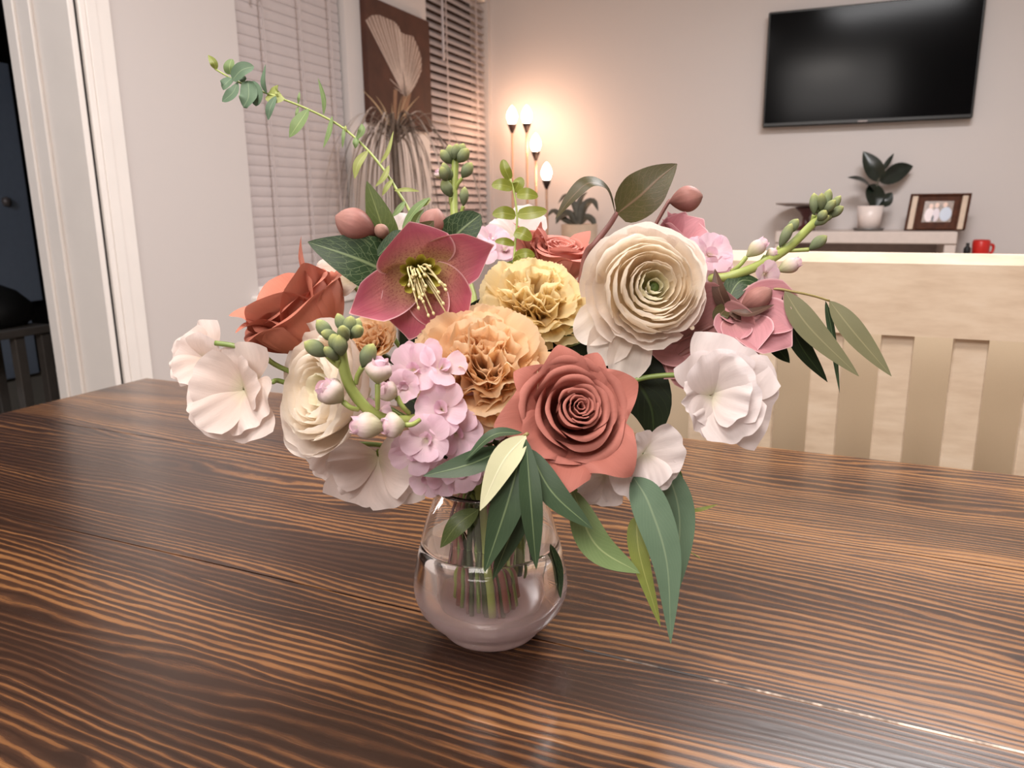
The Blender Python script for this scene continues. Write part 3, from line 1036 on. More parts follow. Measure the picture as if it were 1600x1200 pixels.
outer = [(0.0, 0), (.030, 0), (.0365, .0015), (.0395, .005), (.0425, .0095), (.050, .0165), (.0565, .0255), (.0598, .035), (.0603, .042), (.0592, .052), (.0565, .066), (.053, .080), (.049, .094), (.0452, .105), (.0425, .112), (.0412, .117), (.0410, .121), (.0416, .1245)]
inner = [(.0400, .1245), (.0392, .120), (.0394, .116), (.0410, .1105), (.0440, .1028), (.0475, .093), (.0515, .079), (.055, .065), (.0577, .0515), (.0587, .042), (.0581, .036), (.0545, .0275), (.047, .0195), (.034, .0135), (.015, .0115), (0.0, .011)]
vs = thing('vase', 'clear glass bouquet vase with a tapered neck standing on the table', 'vase', VB)
part('vase_body', lathe(outer + inner, 72, VB), M['glass'], vs)
WL = .0775
wi = [(r + .0004, z) for (r, z) in inner if z < WL]
rw = .0522
wat = [(0, WL - .0006), (rw - .0035, WL - .0006), (rw - .0012, WL - .0002), (rw + .0006, WL + .0008)] + wi[0:]
wat = wat[:-2] + [(.015, .0111), (0, .0106)]
wt = thing('water', 'clear water filling the lower half of the glass vase', 'water', VB + ZZ * .011)
part('water_body', lathe(wat, 72, VB), M['water'], wt)

# ------------------------------------------------------------------ flower building blocks
STEM = {}
STEM['green'] = stem_mat('green_stem', srgb(108, 132, 64), srgb(134, 152, 84))
STEM['dark'] = stem_mat('dark_green_stem', srgb(58, 74, 40), srgb(78, 92, 52))
STEM['lime'] = stem_mat('lime_stem', srgb(140, 154, 78), srgb(164, 176, 100))
STEM['brown'] = stem_mat('brown_stem', srgb(128, 80, 68), srgb(150, 98, 84))
STEM['twig'] = stem_mat('tan_twig', srgb(140, 124, 74), srgb(162, 148, 96))
STEM['mauve'] = stem_mat('mauve_stem', srgb(120, 78, 74), srgb(146, 96, 90))
SI = [0]


def stem_path(top, into=None, neck=None, bottom=None):
    """from a flower's back down through the vase neck into the water"""
    i = SI[0]
    SI[0] += 1
    a = i * 2.39996
    r = .010 + .020 * ((i * .618) % 1)
    rb = .017 + r * 1.05
    nk = neck or VB + Vector((r * cos(a), r * sin(a), .116))
    bt = bottom or VB + Vector((rb * cos(a + .4), rb * sin(a + .4), .0175 + .003 * (i % 3) + .9 * max(0, rb - .032)))
    mid = into or (top.lerp(nk, .5) + (nk - VB - ZZ * .116) * .3 + (top - nk) * .0 + ZZ * .012)
    return [top, mid, nk, nk.lerp(bt, .55), bt]


def frame(c, axis, up=None):
    Z = axis.normalized()
    X = (up or UP)
    X = (X - Z * X.dot(Z)).normalized()
    return c, X, Z.cross(X), Z


def grid(nu, nv, fn):
    V, T, Fc = [], [], []
    for j in range(nv + 1):
        for i in range(nu + 1):
            u, v = 2 * i / nu - 1, j / nv
            V.append(fn(u, v))
            T.append(((u + 1) / 2, v))
    for j in range(nv):
        for i in range(nu):
            a = j * (nu + 1) + i
            Fc.append((a, a + 1, a + nu + 2, a + nu + 1))
    return V, Fc, T


def opetal(F, az, L, W, a0, a1, r0=0.0, z0=0.0, cup=0.0, ruf=0.0, fr=2.0, ph=0.0, wb=.3, vm=.7, td=.2, tk=2.2, serr=0.0, roll=0.0, shape='fan', nu=14, nv=10, twist=0.0, pinch=0.0, curl=0.0):
    """free petal: leaves the axis at angle a0 (0 = along it, pi/2 = flat) and ends at a1; curl bends the last third back"""
    c, X, Y, Z = F
    NS = 24
    ang = [a0 + (a1 - a0) * k / NS + curl * max(0, (k / NS - .62) / .38) ** 1.5 for k in range(NS + 1)]
    tab = [(0.0, 0.0)]
    for k in range(NS):
        am = (ang[k] + ang[k + 1]) / 2
        tab.append((tab[-1][0] + L / NS * sin(am), tab[-1][1] + L / NS * cos(am)))
    rd = X * cos(az) + Y * sin(az)
    tg = -X * sin(az) + Y * cos(az)

    def fn(u, v):
        le = 1 - td * abs(u) ** tk + serr * (sin(u * 23 + ph * 5) * .5 + sin(u * 41 + ph * 9) * .5) - pinch * math.exp(-(u / .16) ** 2)
        q = v * le
        qq = min(max(q, 0.0), 1.0) * NS
        k0 = min(int(qq), NS - 1)
        fr_ = qq - k0
        a = ang[k0] + (ang[k0 + 1] - ang[k0]) * fr_
        ro = tab[k0][0] + (tab[k0 + 1][0] - tab[k0][0]) * fr_
        z = tab[k0][1] + (tab[k0 + 1][1] - tab[k0][1]) * fr_
        if q > 1:
            ro += (q - 1) * L * sin(a)
            z += (q - 1) * L * cos(a)
        if shape == 'fan':
            ww = W * (wb + (1 - wb) * sin(min(q / vm, 1.0) * pi / 2))
        elif shape == 'oval':
            ww = W * (wb * (1 - q) + (sin(pi * (min(.97, .06 + .88 * q)) ** .9)) ** .75 * (1 - wb * .3))
        else:
            ww = W * (wb + (1 - wb) * sin(min(q / vm, 1.0) * pi / 2)) * (1 - .3 * max(0, q - vm))
        s = u * ww
        x, n = s, 0.0
        if cup:
            R = W / cup
            x, n = R * sin(s / R), R * (1 - cos(s / R))
        if roll:
            e = max(0, abs(u) - .55) / .45
            n -= roll * W * e * e * v
        if ruf:
            n += ruf * L * (q ** 1.6) * (sin(fr * u * pi + ph) + .45 * sin(2.3 * fr * u * pi + 1.7 * ph)) * (.35 + .65 * abs(u) if fr < 1.5 else 1)
        n += twist * u * v * W
        return c + rd * (r0 + ro - cos(a) * n) + tg * x + Z * (z0 + z + sin(a) * n)
    return grid(nu, nv, fn)


def spetal(F, az, prof, Phi, td=.25, tk=2.2, spiral=.05, ruf=0.0, fr=2.0, ph=0.0, roll=0.0, lift=0.0, pmin=.55, nu=14, nv=10, serr=0.0, tilt=0.0):
    """petal wrapped round the axis: prof(v) gives (radius, height)"""
    c, X, Y, Z = F

    def fn(u, v):
        le = 1 - td * abs(u) ** tk + serr * sin(u * 17 + ph * 3)
        q = v * le
        ro, z = prof(q)
        ph_ = Phi * (pmin + (1 - pmin) * sin(min(q / .6, 1) * pi / 2))
        a = az + u * ph_
        ro *= 1 + spiral * u
        if roll:
            e = max(0.0, abs(u) - .45) / .55
            ro += roll * e * e * v ** 2.5
            z -= roll * .6 * e * e * v ** 3
        if ruf:
            ro += ruf * q ** 2 * (sin(fr * u * pi + ph) + .5 * sin(2.7 * fr * u * pi + 2 * ph))
            z += ruf * .6 * q ** 2 * sin(fr * 1.3 * u * pi + ph * 1.3)
        z += tilt * u
        return c + X * (ro * cos(a)) + Y * (ro * sin(a)) + Z * z
    return grid(nu, nv, fn)


def bud_geo(a, b, r, n=14, m=10, ridge=0.0, pk=.55):
    """pointed bud between two world points"""
    a, b = Vector(a), Vector(b)
    t = (b - a).normalized()
    x = t.orthogonal().normalized()
    y = t.cross(x)
    L = (b - a).length
    V, Fc, T = [], [], []
    for j in range(m + 1):
        q = j / m
        rr = r * max(.02, sin(pi * q ** (math.log(.5) / math.log(pk)))) ** .62
        for i in range(n):
            an = 2 * pi * i / n
            k = rr * (1 + ridge * abs(sin(2.5 * an + 2 * q)))
            V.append(a + t * (L * q) + x * (k * cos(an)) + y * (k * sin(an)))
            T.append((i / n, q))
    for j in range(m):
        for i in range(n):
            p, q2 = j * n + i, j * n + (i + 1) % n
            Fc.append((p, q2, q2 + n, p + n))
    Fc.append(tuple(reversed(range(n))))
    Fc.append(tuple(range(m * n, m * n + n)))
    return V, Fc, T


# ------------------------------------------------------------------ petal materials
M['cream'] = petal_mat('cream_ranunculus_petal', [(0, srgb(236, 228, 192)), (.5, srgb(252, 240, 220)), (1, srgb(254, 248, 238))], trans=.6, vein=.03)
M['creamin'] = petal_mat('inner_cream_petal', [(0, srgb(206, 214, 150)), (.5, srgb(244, 242, 210)), (1, srgb(252, 249, 230))], trans=.6, vein=.03)
M['creamout'] = petal_mat('outer_blush_petal', [(0, srgb(232, 220, 192)), (.5, srgb(248, 236, 222)), (1, srgb(252, 243, 236))], trans=.45, vein=.05)
M['rose'] = petal_mat('dusty_terracotta_petal', [(0, srgb(150, 84, 70)), (.5, srgb(184, 110, 96)), (1, srgb(196, 126, 114))], trans=.16, vein=.09, nv=18, rough=.65)
M['rose_l'] = petal_mat('rust_rose_petal', [(0, srgb(196, 116, 88)), (.5, srgb(212, 132, 106)), (1, srgb(212, 136, 116))], trans=.2, vein=.09, nv=18, rough=.65)
M['coral'] = petal_mat('coral_rose_petal', [(0, srgb(222, 150, 130)), (.5, srgb(230, 156, 138)), (1, srgb(226, 150, 138))], trans=.25, vein=.05, rough=.65)
M['peach'] = petal_mat('apricot_carnation_petal', [(0, srgb(248, 200, 140)), (.55, srgb(250, 214, 164)), (1, srgb(252, 226, 190))], trans=.6, vein=.06, nv=22)
M['yellow'] = petal_mat('buttery_carnation_petal', [(0, srgb(246, 216, 148)), (.55, srgb(250, 228, 172)), (1, srgb(250, 234, 190))], trans=.6, vein=.06, nv=22)
M['helle'] = petal_mat('mauve_pink_sepal', [(0, srgb(190, 176, 96)), (.20, srgb(208, 166, 120)), (.50, srgb(200, 124, 122)), (.8, srgb(194, 98, 118)), (1, srgb(202, 112, 130))], trans=.18, vein=.16, nv=30, speck=srgb(140, 56, 74), edge=srgb(232, 184, 190))
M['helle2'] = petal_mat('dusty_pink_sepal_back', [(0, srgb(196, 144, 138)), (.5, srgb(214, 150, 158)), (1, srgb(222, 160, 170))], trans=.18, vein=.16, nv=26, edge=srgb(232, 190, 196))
M['helle3'] = petal_mat('muted_mauve_sepal', [(0, srgb(180, 128, 122)), (.5, srgb(194, 138, 138)), (1, srgb(198, 144, 144))], trans=.12, vein=.2, nv=26, edge=srgb(214, 164, 164))  # duller, less pink mauve than the other sepals
M['hbud'] = petal_mat('dusky_pink_bud', [(0, srgb(146, 100, 92)), (.6, srgb(186, 132, 124)), (1, srgb(190, 142, 132))], trans=.05, vein=.25, nv=20)
M['hbud2'] = petal_mat('brownish_bud', [(0, srgb(120, 92, 80)), (1, srgb(176, 136, 122))], trans=.05, vein=.12)
M['pea'] = petal_mat('blush_sweet_pea_petal', [(0, srgb(230, 222, 194)), (.3, srgb(240, 222, 212)), (1, srgb(247, 234, 229))], trans=.36, vein=.09, nv=16)
M['peaw'] = petal_mat('white_sweet_pea_petal', [(0, srgb(230, 224, 202)), (.3, srgb(241, 230, 226)), (1, srgb(247, 238, 238))], trans=.36, vein=.09, nv=16)
M['lilac'] = petal_mat('lilac_stock_petal', [(0, srgb(240, 234, 204)), (.22, srgb(246, 226, 230)), (.6, srgb(245, 216, 230)), (1, srgb(247, 218, 234))], trans=.45, vein=.04, nv=10)
M['lilacbud'] = petal_mat('pale_lilac_bud', [(0, srgb(166, 176, 122)), (.45, srgb(222, 214, 184)), (.75, srgb(240, 218, 216)), (1, srgb(236, 196, 212))], trans=.2, vein=.06)
M['sbud'] = petal_mat('woolly_green_bud', [(0, srgb(112, 126, 94)), (.6, srgb(144, 156, 122)), (.85, srgb(166, 176, 122)), (1, srgb(204, 206, 132))], trans=.1, vein=.2, nv=9, rough=.95)
M['calyx'] = petal_mat('green_calyx', [(0, srgb(130, 156, 74)), (1, srgb(168, 186, 106))], trans=.15, vein=.06)
M['nectary'] = petal_mat('lime_nectary', [(0, srgb(150, 140, 40)), (1, srgb(186, 176, 76))], trans=.15, vein=.05)
M['stamen'] = plain('pale_stamen', srgb(226, 212, 160), .5, var=.03)
M['pistil'] = plain('green_flower_eye', srgb(74, 92, 34), .5, var=.1, scale=200)
M['leafdark'] = leaf_mat('glossy_dark_leaf', srgb(30, 50, 30), srgb(48, 70, 42), srgb(126, 144, 104), rough=.42, net=.5, veinw=.5, spec=.28)
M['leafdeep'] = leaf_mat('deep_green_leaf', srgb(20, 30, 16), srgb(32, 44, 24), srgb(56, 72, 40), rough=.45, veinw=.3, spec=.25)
M['leafmid'] = leaf_mat('mid_green_leaf', srgb(66, 82, 38), srgb(88, 102, 50), srgb(122, 134, 80), rough=.4, net=.35)
M['bronze'] = leaf_mat('bronze_green_leaf', srgb(62, 54, 36), srgb(84, 82, 48), srgb(118, 96, 78), rough=.42, net=.35, veinw=.35, spec=.28)
M['bronze2'] = leaf_mat('purplish_bronze_leaf', srgb(78, 56, 48), srgb(98, 74, 62), srgb(128, 102, 86), rough=.42, veinw=.3, spec=.28)
M['olive'] = leaf_mat('dark_olive_leaf', srgb(46, 64, 44), srgb(64, 84, 58), srgb(118, 136, 98), rough=.45, veinw=.08, trans=.06, spec=.28)
M['oliveback'] = leaf_mat('pale_olive_underside', srgb(206, 206, 164), srgb(220, 220, 184), srgb(232, 230, 196), rough=.6, veinw=.08)
M['olivegrey'] = leaf_mat('grey_olive_underside', srgb(110, 110, 80), srgb(128, 126, 94), srgb(150, 146, 110), rough=.6, veinw=.08)
M['euc'] = leaf_mat('blue_green_eucalyptus_leaf', srgb(84, 108, 86), srgb(108, 132, 108), srgb(132, 152, 122), rough=.6, veinw=.22, nveins=16, trans=.12, spec=.3)
M['eucg'] = leaf_mat('fresh_eucalyptus_leaf', srgb(104, 128, 80), srgb(134, 156, 106), srgb(164, 180, 128), rough=.55, veinw=.25, nveins=12, trans=.18, spec=.3)
M['lime'] = leaf_mat('lime_spray_leaf', srgb(146, 156, 86), srgb(170, 178, 106), srgb(192, 198, 132), rough=.5, veinw=.2, trans=.3)
M['sprig'] = leaf_mat('yellow_green_leaflet', srgb(112, 122, 40), srgb(138, 146, 58), srgb(158, 164, 84), rough=.4, veinw=.35, trans=.25)
M['yeuc'] = leaf_mat('yellow_edged_leaf', srgb(110, 124, 58), srgb(150, 158, 78), srgb(172, 176, 104), rough=.45, veinw=.35, nveins=14, trans=.2)


def flower_root(name, label, cat, path, group=None):
    return thing(name, label, cat, path[-1], group=group)


# ------------------------------------------------------------------ ranunculus
def ranunculus(label, c, axis, R, seed, rings=11, flat=1.0, open_=1.0, upv=None):
    rg = random.Random(seed)
    F = frame(c, axis, upv)
    Z = F[3]
    path = stem_path(c - Z * R * .75)
    root = flower_root('ranunculus', label, 'flower', path)
    part('stem', tube(path, .0022, .0036), STEM['green'], root)
    part('flower_eye', lathe_dir(c - F[2] * R * .12 + Z * R * -.10, Z, [(0, -.1 * R), (.085 * R, -.1 * R), (.10 * R, .02 * R), (.05 * R, .07 * R), (0, .05 * R)], 14), M['pistil'], root)
    off_c = -F[2] * R * .12
    for i in range(rings):
        t = i / (rings - 1)
        ri = R * (.13 + .87 * t ** .85)
        hz = R * (.16 + .16 * sin(min(1, t * 1.25) * pi * .62) * flat - .34 * max(0, t - .62) / .38 * open_)
        zb = -R * (.42 + .12 * t)
        n = 4 if i < 2 else (5 if i < 6 else 6)
        off = rg.uniform(0, 6.28)
        for k in range(n):
            az = off + 2 * pi * k / n + rg.uniform(-.22, .22)
            rr = ri * rg.uniform(.90, 1.08)
            hh = hz + R * rg.uniform(-.05, .04)
            lean = (.17 if t < .75 else -.18 * (t - .6) / .4)

            def prof(v, rr=rr, hh=hh, t=t, lean=lean):
                f = 1 - (1 - min(v, 1)) ** 2.4
                over = -lean * rr * max(0, v - .68) ** 1.6 * 3.2
                return max(rr * (.16 + .84 * f) + over, .012 * R), zb + (hh - zb) * v ** (1.0 if t < .8 else 1.15)
            mt = M['creamin'] if t < .2 else (M['cream'] if t < .84 else M['creamout'])
            g = spetal((c + off_c * (1 - t), F[1], F[2], F[3]), az, prof, pi / n * rg.uniform(1.15, 1.6), td=.16 if t < .8 else .2, tk=2.6, spiral=rg.uniform(.03, .10), ruf=R * rg.uniform(.006, .014) * (1 + 1.4 * (t > .7)), fr=rg.uniform(.9, 2.0), ph=rg.uniform(0, 6), pmin=.5, nu=18, nv=10, serr=.006, tilt=R * rg.uniform(-.05, .05))
            part('petal', g, mt, root)
    return root, F


def lathe_dir(c, Z, prof, n=16):
    X = Z.orthogonal().normalized()
    Y = Z.cross(X)
    g = lathe(prof, n)
    return [c + X * p[0] + Y * p[1] + Z * p[2] for p in g[0]], g[1], g[2]


def px(n, d):
    return n * d / FPX


r1, F1 = ranunculus('large round cream ranunculus facing forward with a green eye, right of centre', P(1012, 447, .535), camv(.06, .06, 1), px(92, .535), 11, rings=11)
# two hanging outer petals at the lower left of the big bloom
for (az, L, ph) in ((2.55, .052, .4), (2.9, .058, 2.2), (2.2, .048, 3.6)):
    part('petal', opetal(F1, az, L, .017, 1.15, 1.75, r0=.012, z0=-.022, cup=.7, ruf=.03, fr=1.7, ph=ph, wb=.4, td=.3), M['creamout'], r1)
r2, F2 = ranunculus('cream ranunculus in profile facing left, at the lower left of the bouquet', P(504, 610, .53), camv(-.70, .14, .70), px(98, .53), 23, rings=9, flat=1.15, open_=.6)
for (az, L, ph) in ((-1.2, .05, .4), (-1.7, .055, 2.2), (-2.2, .052, 3.6), (-.7, .05, 1.0), (-2.7, .046, 5)):
    part('petal', opetal(F2, az, L, .024, .85, .45, r0=.004, z0=-.035, cup=.8, ruf=.03, fr=1.7, ph=ph, wb=.4, td=.3), M['creamout'], r2)
# only petals of a third white bloom show behind the hellebore leaf
rr = random.Random(5)


# ------------------------------------------------------------------ roses
def rose(label, c, axis, R, seed, mat, lift=0.0, upv=None, guard=(), roll=.3, keep=8):
    rg = random.Random(seed)
    F = frame(c, axis, upv)
    Z = F[3]
    path = stem_path(c - Z * R * .95)
    root = flower_root('rose', label, 'rose', path)
    part('stem', tube(path, .0028, .0036), STEM['brown'], root)
    part('calyx', lathe_dir(c - Z * R * .98, Z, [(0, 0), (.10 * R, .0), (.2 * R, .16 * R), (.14 * R, .3 * R), (0, .3 * R)], 12), M['calyx'], root)
    lay = [(.055, 3, .40, 1.5, .012, 0), (.115, 3, .41, 1.3, .016, 0), (.18, 3, .40, 1.2, .022, .02), (.26, 3, .375, 1.25, .03, .04), (.36, 4, .32, 1.0, .045, .07), (.49, 4, .235, 1.0, .065, .12), (.65, 4, .12, 1.0, .085, .20), (.83, 5, -.03, .88, .10, .30)][:keep]
    for li, (rt, n, zt, ph, lp_, fl) in enumerate(lay):
        off = rg.uniform(0, 6.28)
        for k in range(n):
            az = off + 2 * pi * k / n + rg.uniform(-.15, .15)
            r_ = R * rt * rg.uniform(.92, 1.08)
            z_ = R * (zt + lift * rt + rg.uniform(-.04, .04))
            zb = -R * .85
            rl = R * lp_ * rg.uniform(.8, 1.2)

            def prof(v, r_=r_, z_=z_, fl=fl, rl=rl):
                q = min(v / .8, 1.0)
                ro = R * .05 + (r_ - R * .05) * (1 - (1 - q) ** 2.3) + fl * R * .55 * max(0, q - .55) ** 2
                z = zb + (z_ - rl - zb) * q
                if v > .8:
                    th = (v - .8) / .2 * 2.5
                    ro += rl * (1 - cos(th))
                    z += rl * sin(th)
                return ro, z
            part('petal', spetal(F, az, prof, ph, td=.17 if li > 3 else .08, tk=1.7 if li > 3 else 2.4, spiral=.09 if li < 4 else .05, ruf=R * .010, fr=rg.uniform(.8, 1.5), ph=rg.uniform(0, 6), roll=R * roll * fl, pmin=.45, nu=20, nv=18, tilt=R * rg.uniform(-.03, .06)), mat, root)
    for (az, L, W, a0, a1, cl, ph) in guard:
        part('petal', opetal(F, az, L * R, W * R, a0, a1, r0=.10 * R, z0=-.75 * R, cup=.6, ruf=.018, fr=1.1, ph=ph, wb=.45, vm=.55, td=.36, tk=1.3, roll=.25, curl=cl, shape='rose', nu=20, nv=18), mat, root)
    return root


# azimuth counts anticlockwise from image-up
rose('large dusty terracotta rose with pointed petals, in front beside the apricot carnation', P(899, 642, .50), camv(.20, .26, 1), px(86, .50), 31, M['rose'],
     guard=((0.15, 1.45, .60, .75, 1.15, .9, 0), (-1.15, 1.55, .60, .8, 1.2, 1.0, 1), (1.75, 1.7, .66, .8, 1.15, .8, 2), (2.75, 1.95, .70, .8, 1.25, 1.1, 3), (-2.45, 1.75, .66, .8, 1.15, 1.2, 4), (.95, 1.45, .6, .8, 1.15, .9, 5), (-.45, 1.4, .5, .8, 1.1, 1.0, 2), (2.2, 1.5, .6, .75, 1.0, 1.2, 1)))
rose('rust orange rose in profile at the left, behind the pale sweet pea', P(466, 488, .575), camv(-.50, .74, .36), px(88, .575), 37, M['rose_l'], lift=.30,
     guard=((-1.35, 1.75, .72, .42, .50, .5, 0), (-2.5, 1.75, .74, .42, .45, .9, 1), (2.5, 1.7, .74, .45, .5, .9, 2), (-.35, 1.95, .8, .38, .30, .35, 3), (1.3, 1.8, .66, .45, .6, .9, 4), (3.1, 1.6, .66, .5, .6, 1.2, 5)))
rose('small coral rose half hidden behind the buttery carnation and cream ranunculus', P(878, 404, .645), camv(.10, .85, .50), px(50, .645), 41, M['coral'], lift=.5,
     guard=((1.4, 1.9, .8, .35, .4, .5, 0), (-1.4, 1.8, .8, .35, .4, .4, 1), (3.0, 1.6, .9, .35, .4, .5, 2)))
rose('single coral rose bud behind the leafy sprig at the top centre', P(832, 388, .655), camv(-.15, .85, .45), px(34, .655), 43, M['coral'], lift=.9, keep=6,
     guard=((1.8, 2.2, .7, .25, .2, .4, 0), (-1.8, 2.1, .7, .25, .2, .3, 1), (3.1, 2.0, .8, .25, .2, .4, 2)))


# ------------------------------------------------------------------ carnations
def carnation(label, c, axis, R, seed, mat, n_out=9, dens=1.0, squash=1.0, upv=None, open_=1.0, stemmat='dark'):
    rg = random.Random(seed)
    F = frame(c, axis, upv)
    Z = F[3]
    path = stem_path(c - Z * R * .7)
    root = flower_root('carnation', label, 'carnation', path)
    part('stem', tube(path, .0024, .003), STEM[stemmat], root)
    part('calyx', lathe_dir(c - Z * R * 1.15, Z, [(0, 0), (.10 * R, .02 * R), (.15 * R, .2 * R), (.17 * R, .55 * R), (.12 * R, .6 * R), (0, .5 * R)], 14), M['calyx'], root)
    zb = -R * .60
    lay = [(n_out, 1.0, 1.28, 1.62, .045, 1.0), (8, 1.0, 1.02, 1.42, .055, 1.1), (8, 1.02, .82, 1.18, .075, 1.2), (8, 1.04, .60, .95, .10, 1.25), (7, 1.06, .40, .72, .12, 1.3), (6, 1.06, .2, .46, .13, 1.35), (4, 1.04, .06, .22, .13, 1.4)]
    for li, (n, ln, a0, a1, rf, fr) in enumerate(lay + [(9, 1.0, .02, .12, .12, 1.3)]):
        n = max(3, int(n * dens))
        off = rg.uniform(0, 6.28)
        for k in range(n):
            az = off + 2 * pi * k / n + rg.uniform(-.2, .2)
            L = R * ln * rg.uniform(.90, 1.08) * (1.0 if li < 2 else 1.02)
            a_0 = a0 * open_ * .55
            a_1 = a1 * open_ * (1.0 if li < 3 else 1.1) + rg.uniform(-.12, .12)
            part('petal', opetal(F, az, L * (1.12 if li < 3 else 1.0), R * rg.uniform(.36, .46), a_0, a_1, r0=.05 * R if li < 7 else R * rg.uniform(.02, .26), z0=zb + R * (.0 if li else .06), cup=.15, ruf=rf * rg.uniform(.8, 1.25), fr=fr * rg.uniform(.85, 1.2), ph=rg.uniform(0, 6.28), wb=.16, vm=.9, td=.16, tk=2.4, serr=.016, nu=26, nv=10, twist=rg.uniform(-.3, .3)), mat, root)
    return root


carnation('large apricot ruffled carnation at the front centre of the bouquet', P(754, 572, .525), camv(-.02, .42, .9), px(113, .525), 51, M['peach'])
carnation('buttery yellow carnation between the pink hellebore and cream ranunculus', P(836, 470, .575), camv(.06, .62, .8), px(92, .575), 53, M['yellow'])
carnation('small peach carnation half hidden below the pink hellebore at the left', P(580, 532, .56), camv(-.15, .5, .8), px(48, .56), 57, M['peach'], dens=.8, open_=.8)


# ------------------------------------------------------------------ hellebores
def hellebore(label, c, axis, R, seed, mat, az0=0.0, a0=.9, a1=1.6, centre=True, azs=None, wid=.56, stemmat='mauve', upv=None, lens=None, cup=.6, a1s=None, wids=None):
    rg = random.Random(seed)
    F = frame(c, axis, upv)
    Z = F[3]
    path = stem_path(c - Z * R * .25)
    root = flower_root('hellebore', label, 'flower', path)
    part('stem', tube(path, R * .05, R * .05), STEM[stemmat], root)
    for k in range(5):
        az = az0 + 2 * pi * k / 5 + rg.uniform(-.08, .08) if azs is None else azs[k]
        ln = 1.0 if lens is None else lens[k]
        part('sepal', opetal(F, az, R * ln * rg.uniform(1.0, 1.06), R * (wid if wids is None else wids[k]), a0 + .1 * (k % 2), (a1 if a1s is None else a1s[k]) + rg.uniform(-.1, .1), r0=.03 * R, z0=-.02 * R - .012 * R * (k % 2), cup=cup, ruf=.03, fr=.8, ph=rg.uniform(0, 6), wb=.22, td=.34, tk=1.75, shape='oval', nu=20, nv=18, twist=.2, curl=.3), mat, root)
    if centre:
        for k in range(10):
            az = k * 2 * pi / 10 + rg.uniform(-.1, .1)
            part('nectary', opetal(F, az, R * .40, R * .115, .85, .55, r0=.05 * R, z0=.02 * R, cup=1.6, wb=.5, td=.15, serr=.05, nu=8, nv=6), M['nectary'], root)
        for k in range(26):
            az = rg.uniform(0, 6.28)
            sp = rg.uniform(.12, .62)
            d = (F[1] * cos(az) + F[2] * sin(az))
            hang = (RT * .5 - UP) * R * rg.uniform(.06, .34)
            p0 = c + Z * .03 * R + d * .04 * R
            p1 = c + Z * R * .34 + d * R * sp * .42
            p2 = c + Z * R * rg.uniform(.34, .48) + d * R * sp * .62 + hang
            part('stamen', merge(tube([p0, p1, p2], R * .013, R * .011, 5, 4), bud_geo(p2 - (p2 - p1).normalized() * R * .02, p2 + (p2 - p1).normalized() * R * .05, R * .024, 6, 4)), M['stamen'], root)
        for k in range(4):
            a = k * pi / 2
            d = (F[1] * cos(a) + F[2] * sin(a))
            part('carpel', bud_geo(c + d * R * .03, c + Z * R * .36 + d * R * .08, R * .05, 8, 6), M['nectary'], root)
    return root


hellebore('open mauve-pink hellebore with yellow-green nectaries and long stamens, upper left', P(655, 424, .545), camv(.16, -.34, .95), px(108, .55), 61, M['helle'], azs=(.22, -1.20, -2.42, 3.0, 2.12), a0=1.1, a1=1.7, lens=(.80, 1.12, 1.0, .98, 1.12), a1s=(1.0, 1.75, 1.6, 1.6, 1.7), wids=(.56, .40, .46, .48, .35), cup=.5)
hellebore('dusty pink hellebore seen from the side at the right edge above the white sweet pea', P(1152, 494, .552), camv(.05, .42, .85), px(98, .552), 63, M['helle2'], azs=(-1.48, -2.2, -2.95, 2.6, 1.4), centre=False, a0=1.2, a1=1.7, wids=(.46, .5, .4, .3, .2), lens=(1.08, .92, .7, .5, .3), cup=.5)
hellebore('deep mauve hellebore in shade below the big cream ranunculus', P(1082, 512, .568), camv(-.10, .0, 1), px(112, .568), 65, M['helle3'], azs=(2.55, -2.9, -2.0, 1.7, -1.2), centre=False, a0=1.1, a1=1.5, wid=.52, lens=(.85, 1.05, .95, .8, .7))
hellebore('pink hellebore peeking out behind the top of the cream ranunculus', P(1052, 395, .61), camv(.25, .62, .6), px(66, .61), 67, M['helle2'], azs=(-.35, .55, -1.2, 1.6, -2.4), centre=False, a0=.35, a1=.6, wid=.62)


def single_bud(name, label, cat, a, b, r, mat, stem_to, group=None, ridge=.03, rs=None):
    root = thing(name, label, cat, stem_to[-1], group=group)
    part('bud', bud_geo(a, b, r, 18, 14, ridge), mat, root)
    part('stem', tube([a + (b - a) * .05] + stem_to, rs or r * .16), STEM['mauve'], root)
    return root


def bud_thing(label, u0, v0, u1, v1, d, rpx, mat='hbud', via=None):
    a, b = P(u0, v0, d + .004), P(u1, v1, d - .004)
    path = stem_path(a)
    pts = ([P(*q) for q in via] if via else []) + path[1:]
    return single_bud('hellebore_bud', label, 'flower bud', a, b, px(rpx, d), M[mat], pts)


bud_thing('plump dusky pink hellebore bud leaning left above the dark veined leaf', 588, 366, 524, 338, .56, 25, via=[(604, 376, .57)])
bud_thing('tiny brownish hellebore bud right of the plump pink bud', 606, 372, 588, 352, .558, 11, 'hbud2', via=[(612, 384, .57)])
bud_thing('rounded pink hellebore bud behind the open mauve hellebore', 668, 375, 684, 326, .585, 21, via=[(664, 390, .59)])
bud_thing('brown-pink hellebore bud poking out behind the large bronze leaf', 1046, 316, 1098, 306, .615, 20, via=[(1036, 330, .62)])
bud_thing('dusky hellebore bud cupped in bronze bracts at the right', 1157, 484, 1206, 452, .55, 17, via=[(1150, 492, .56)])


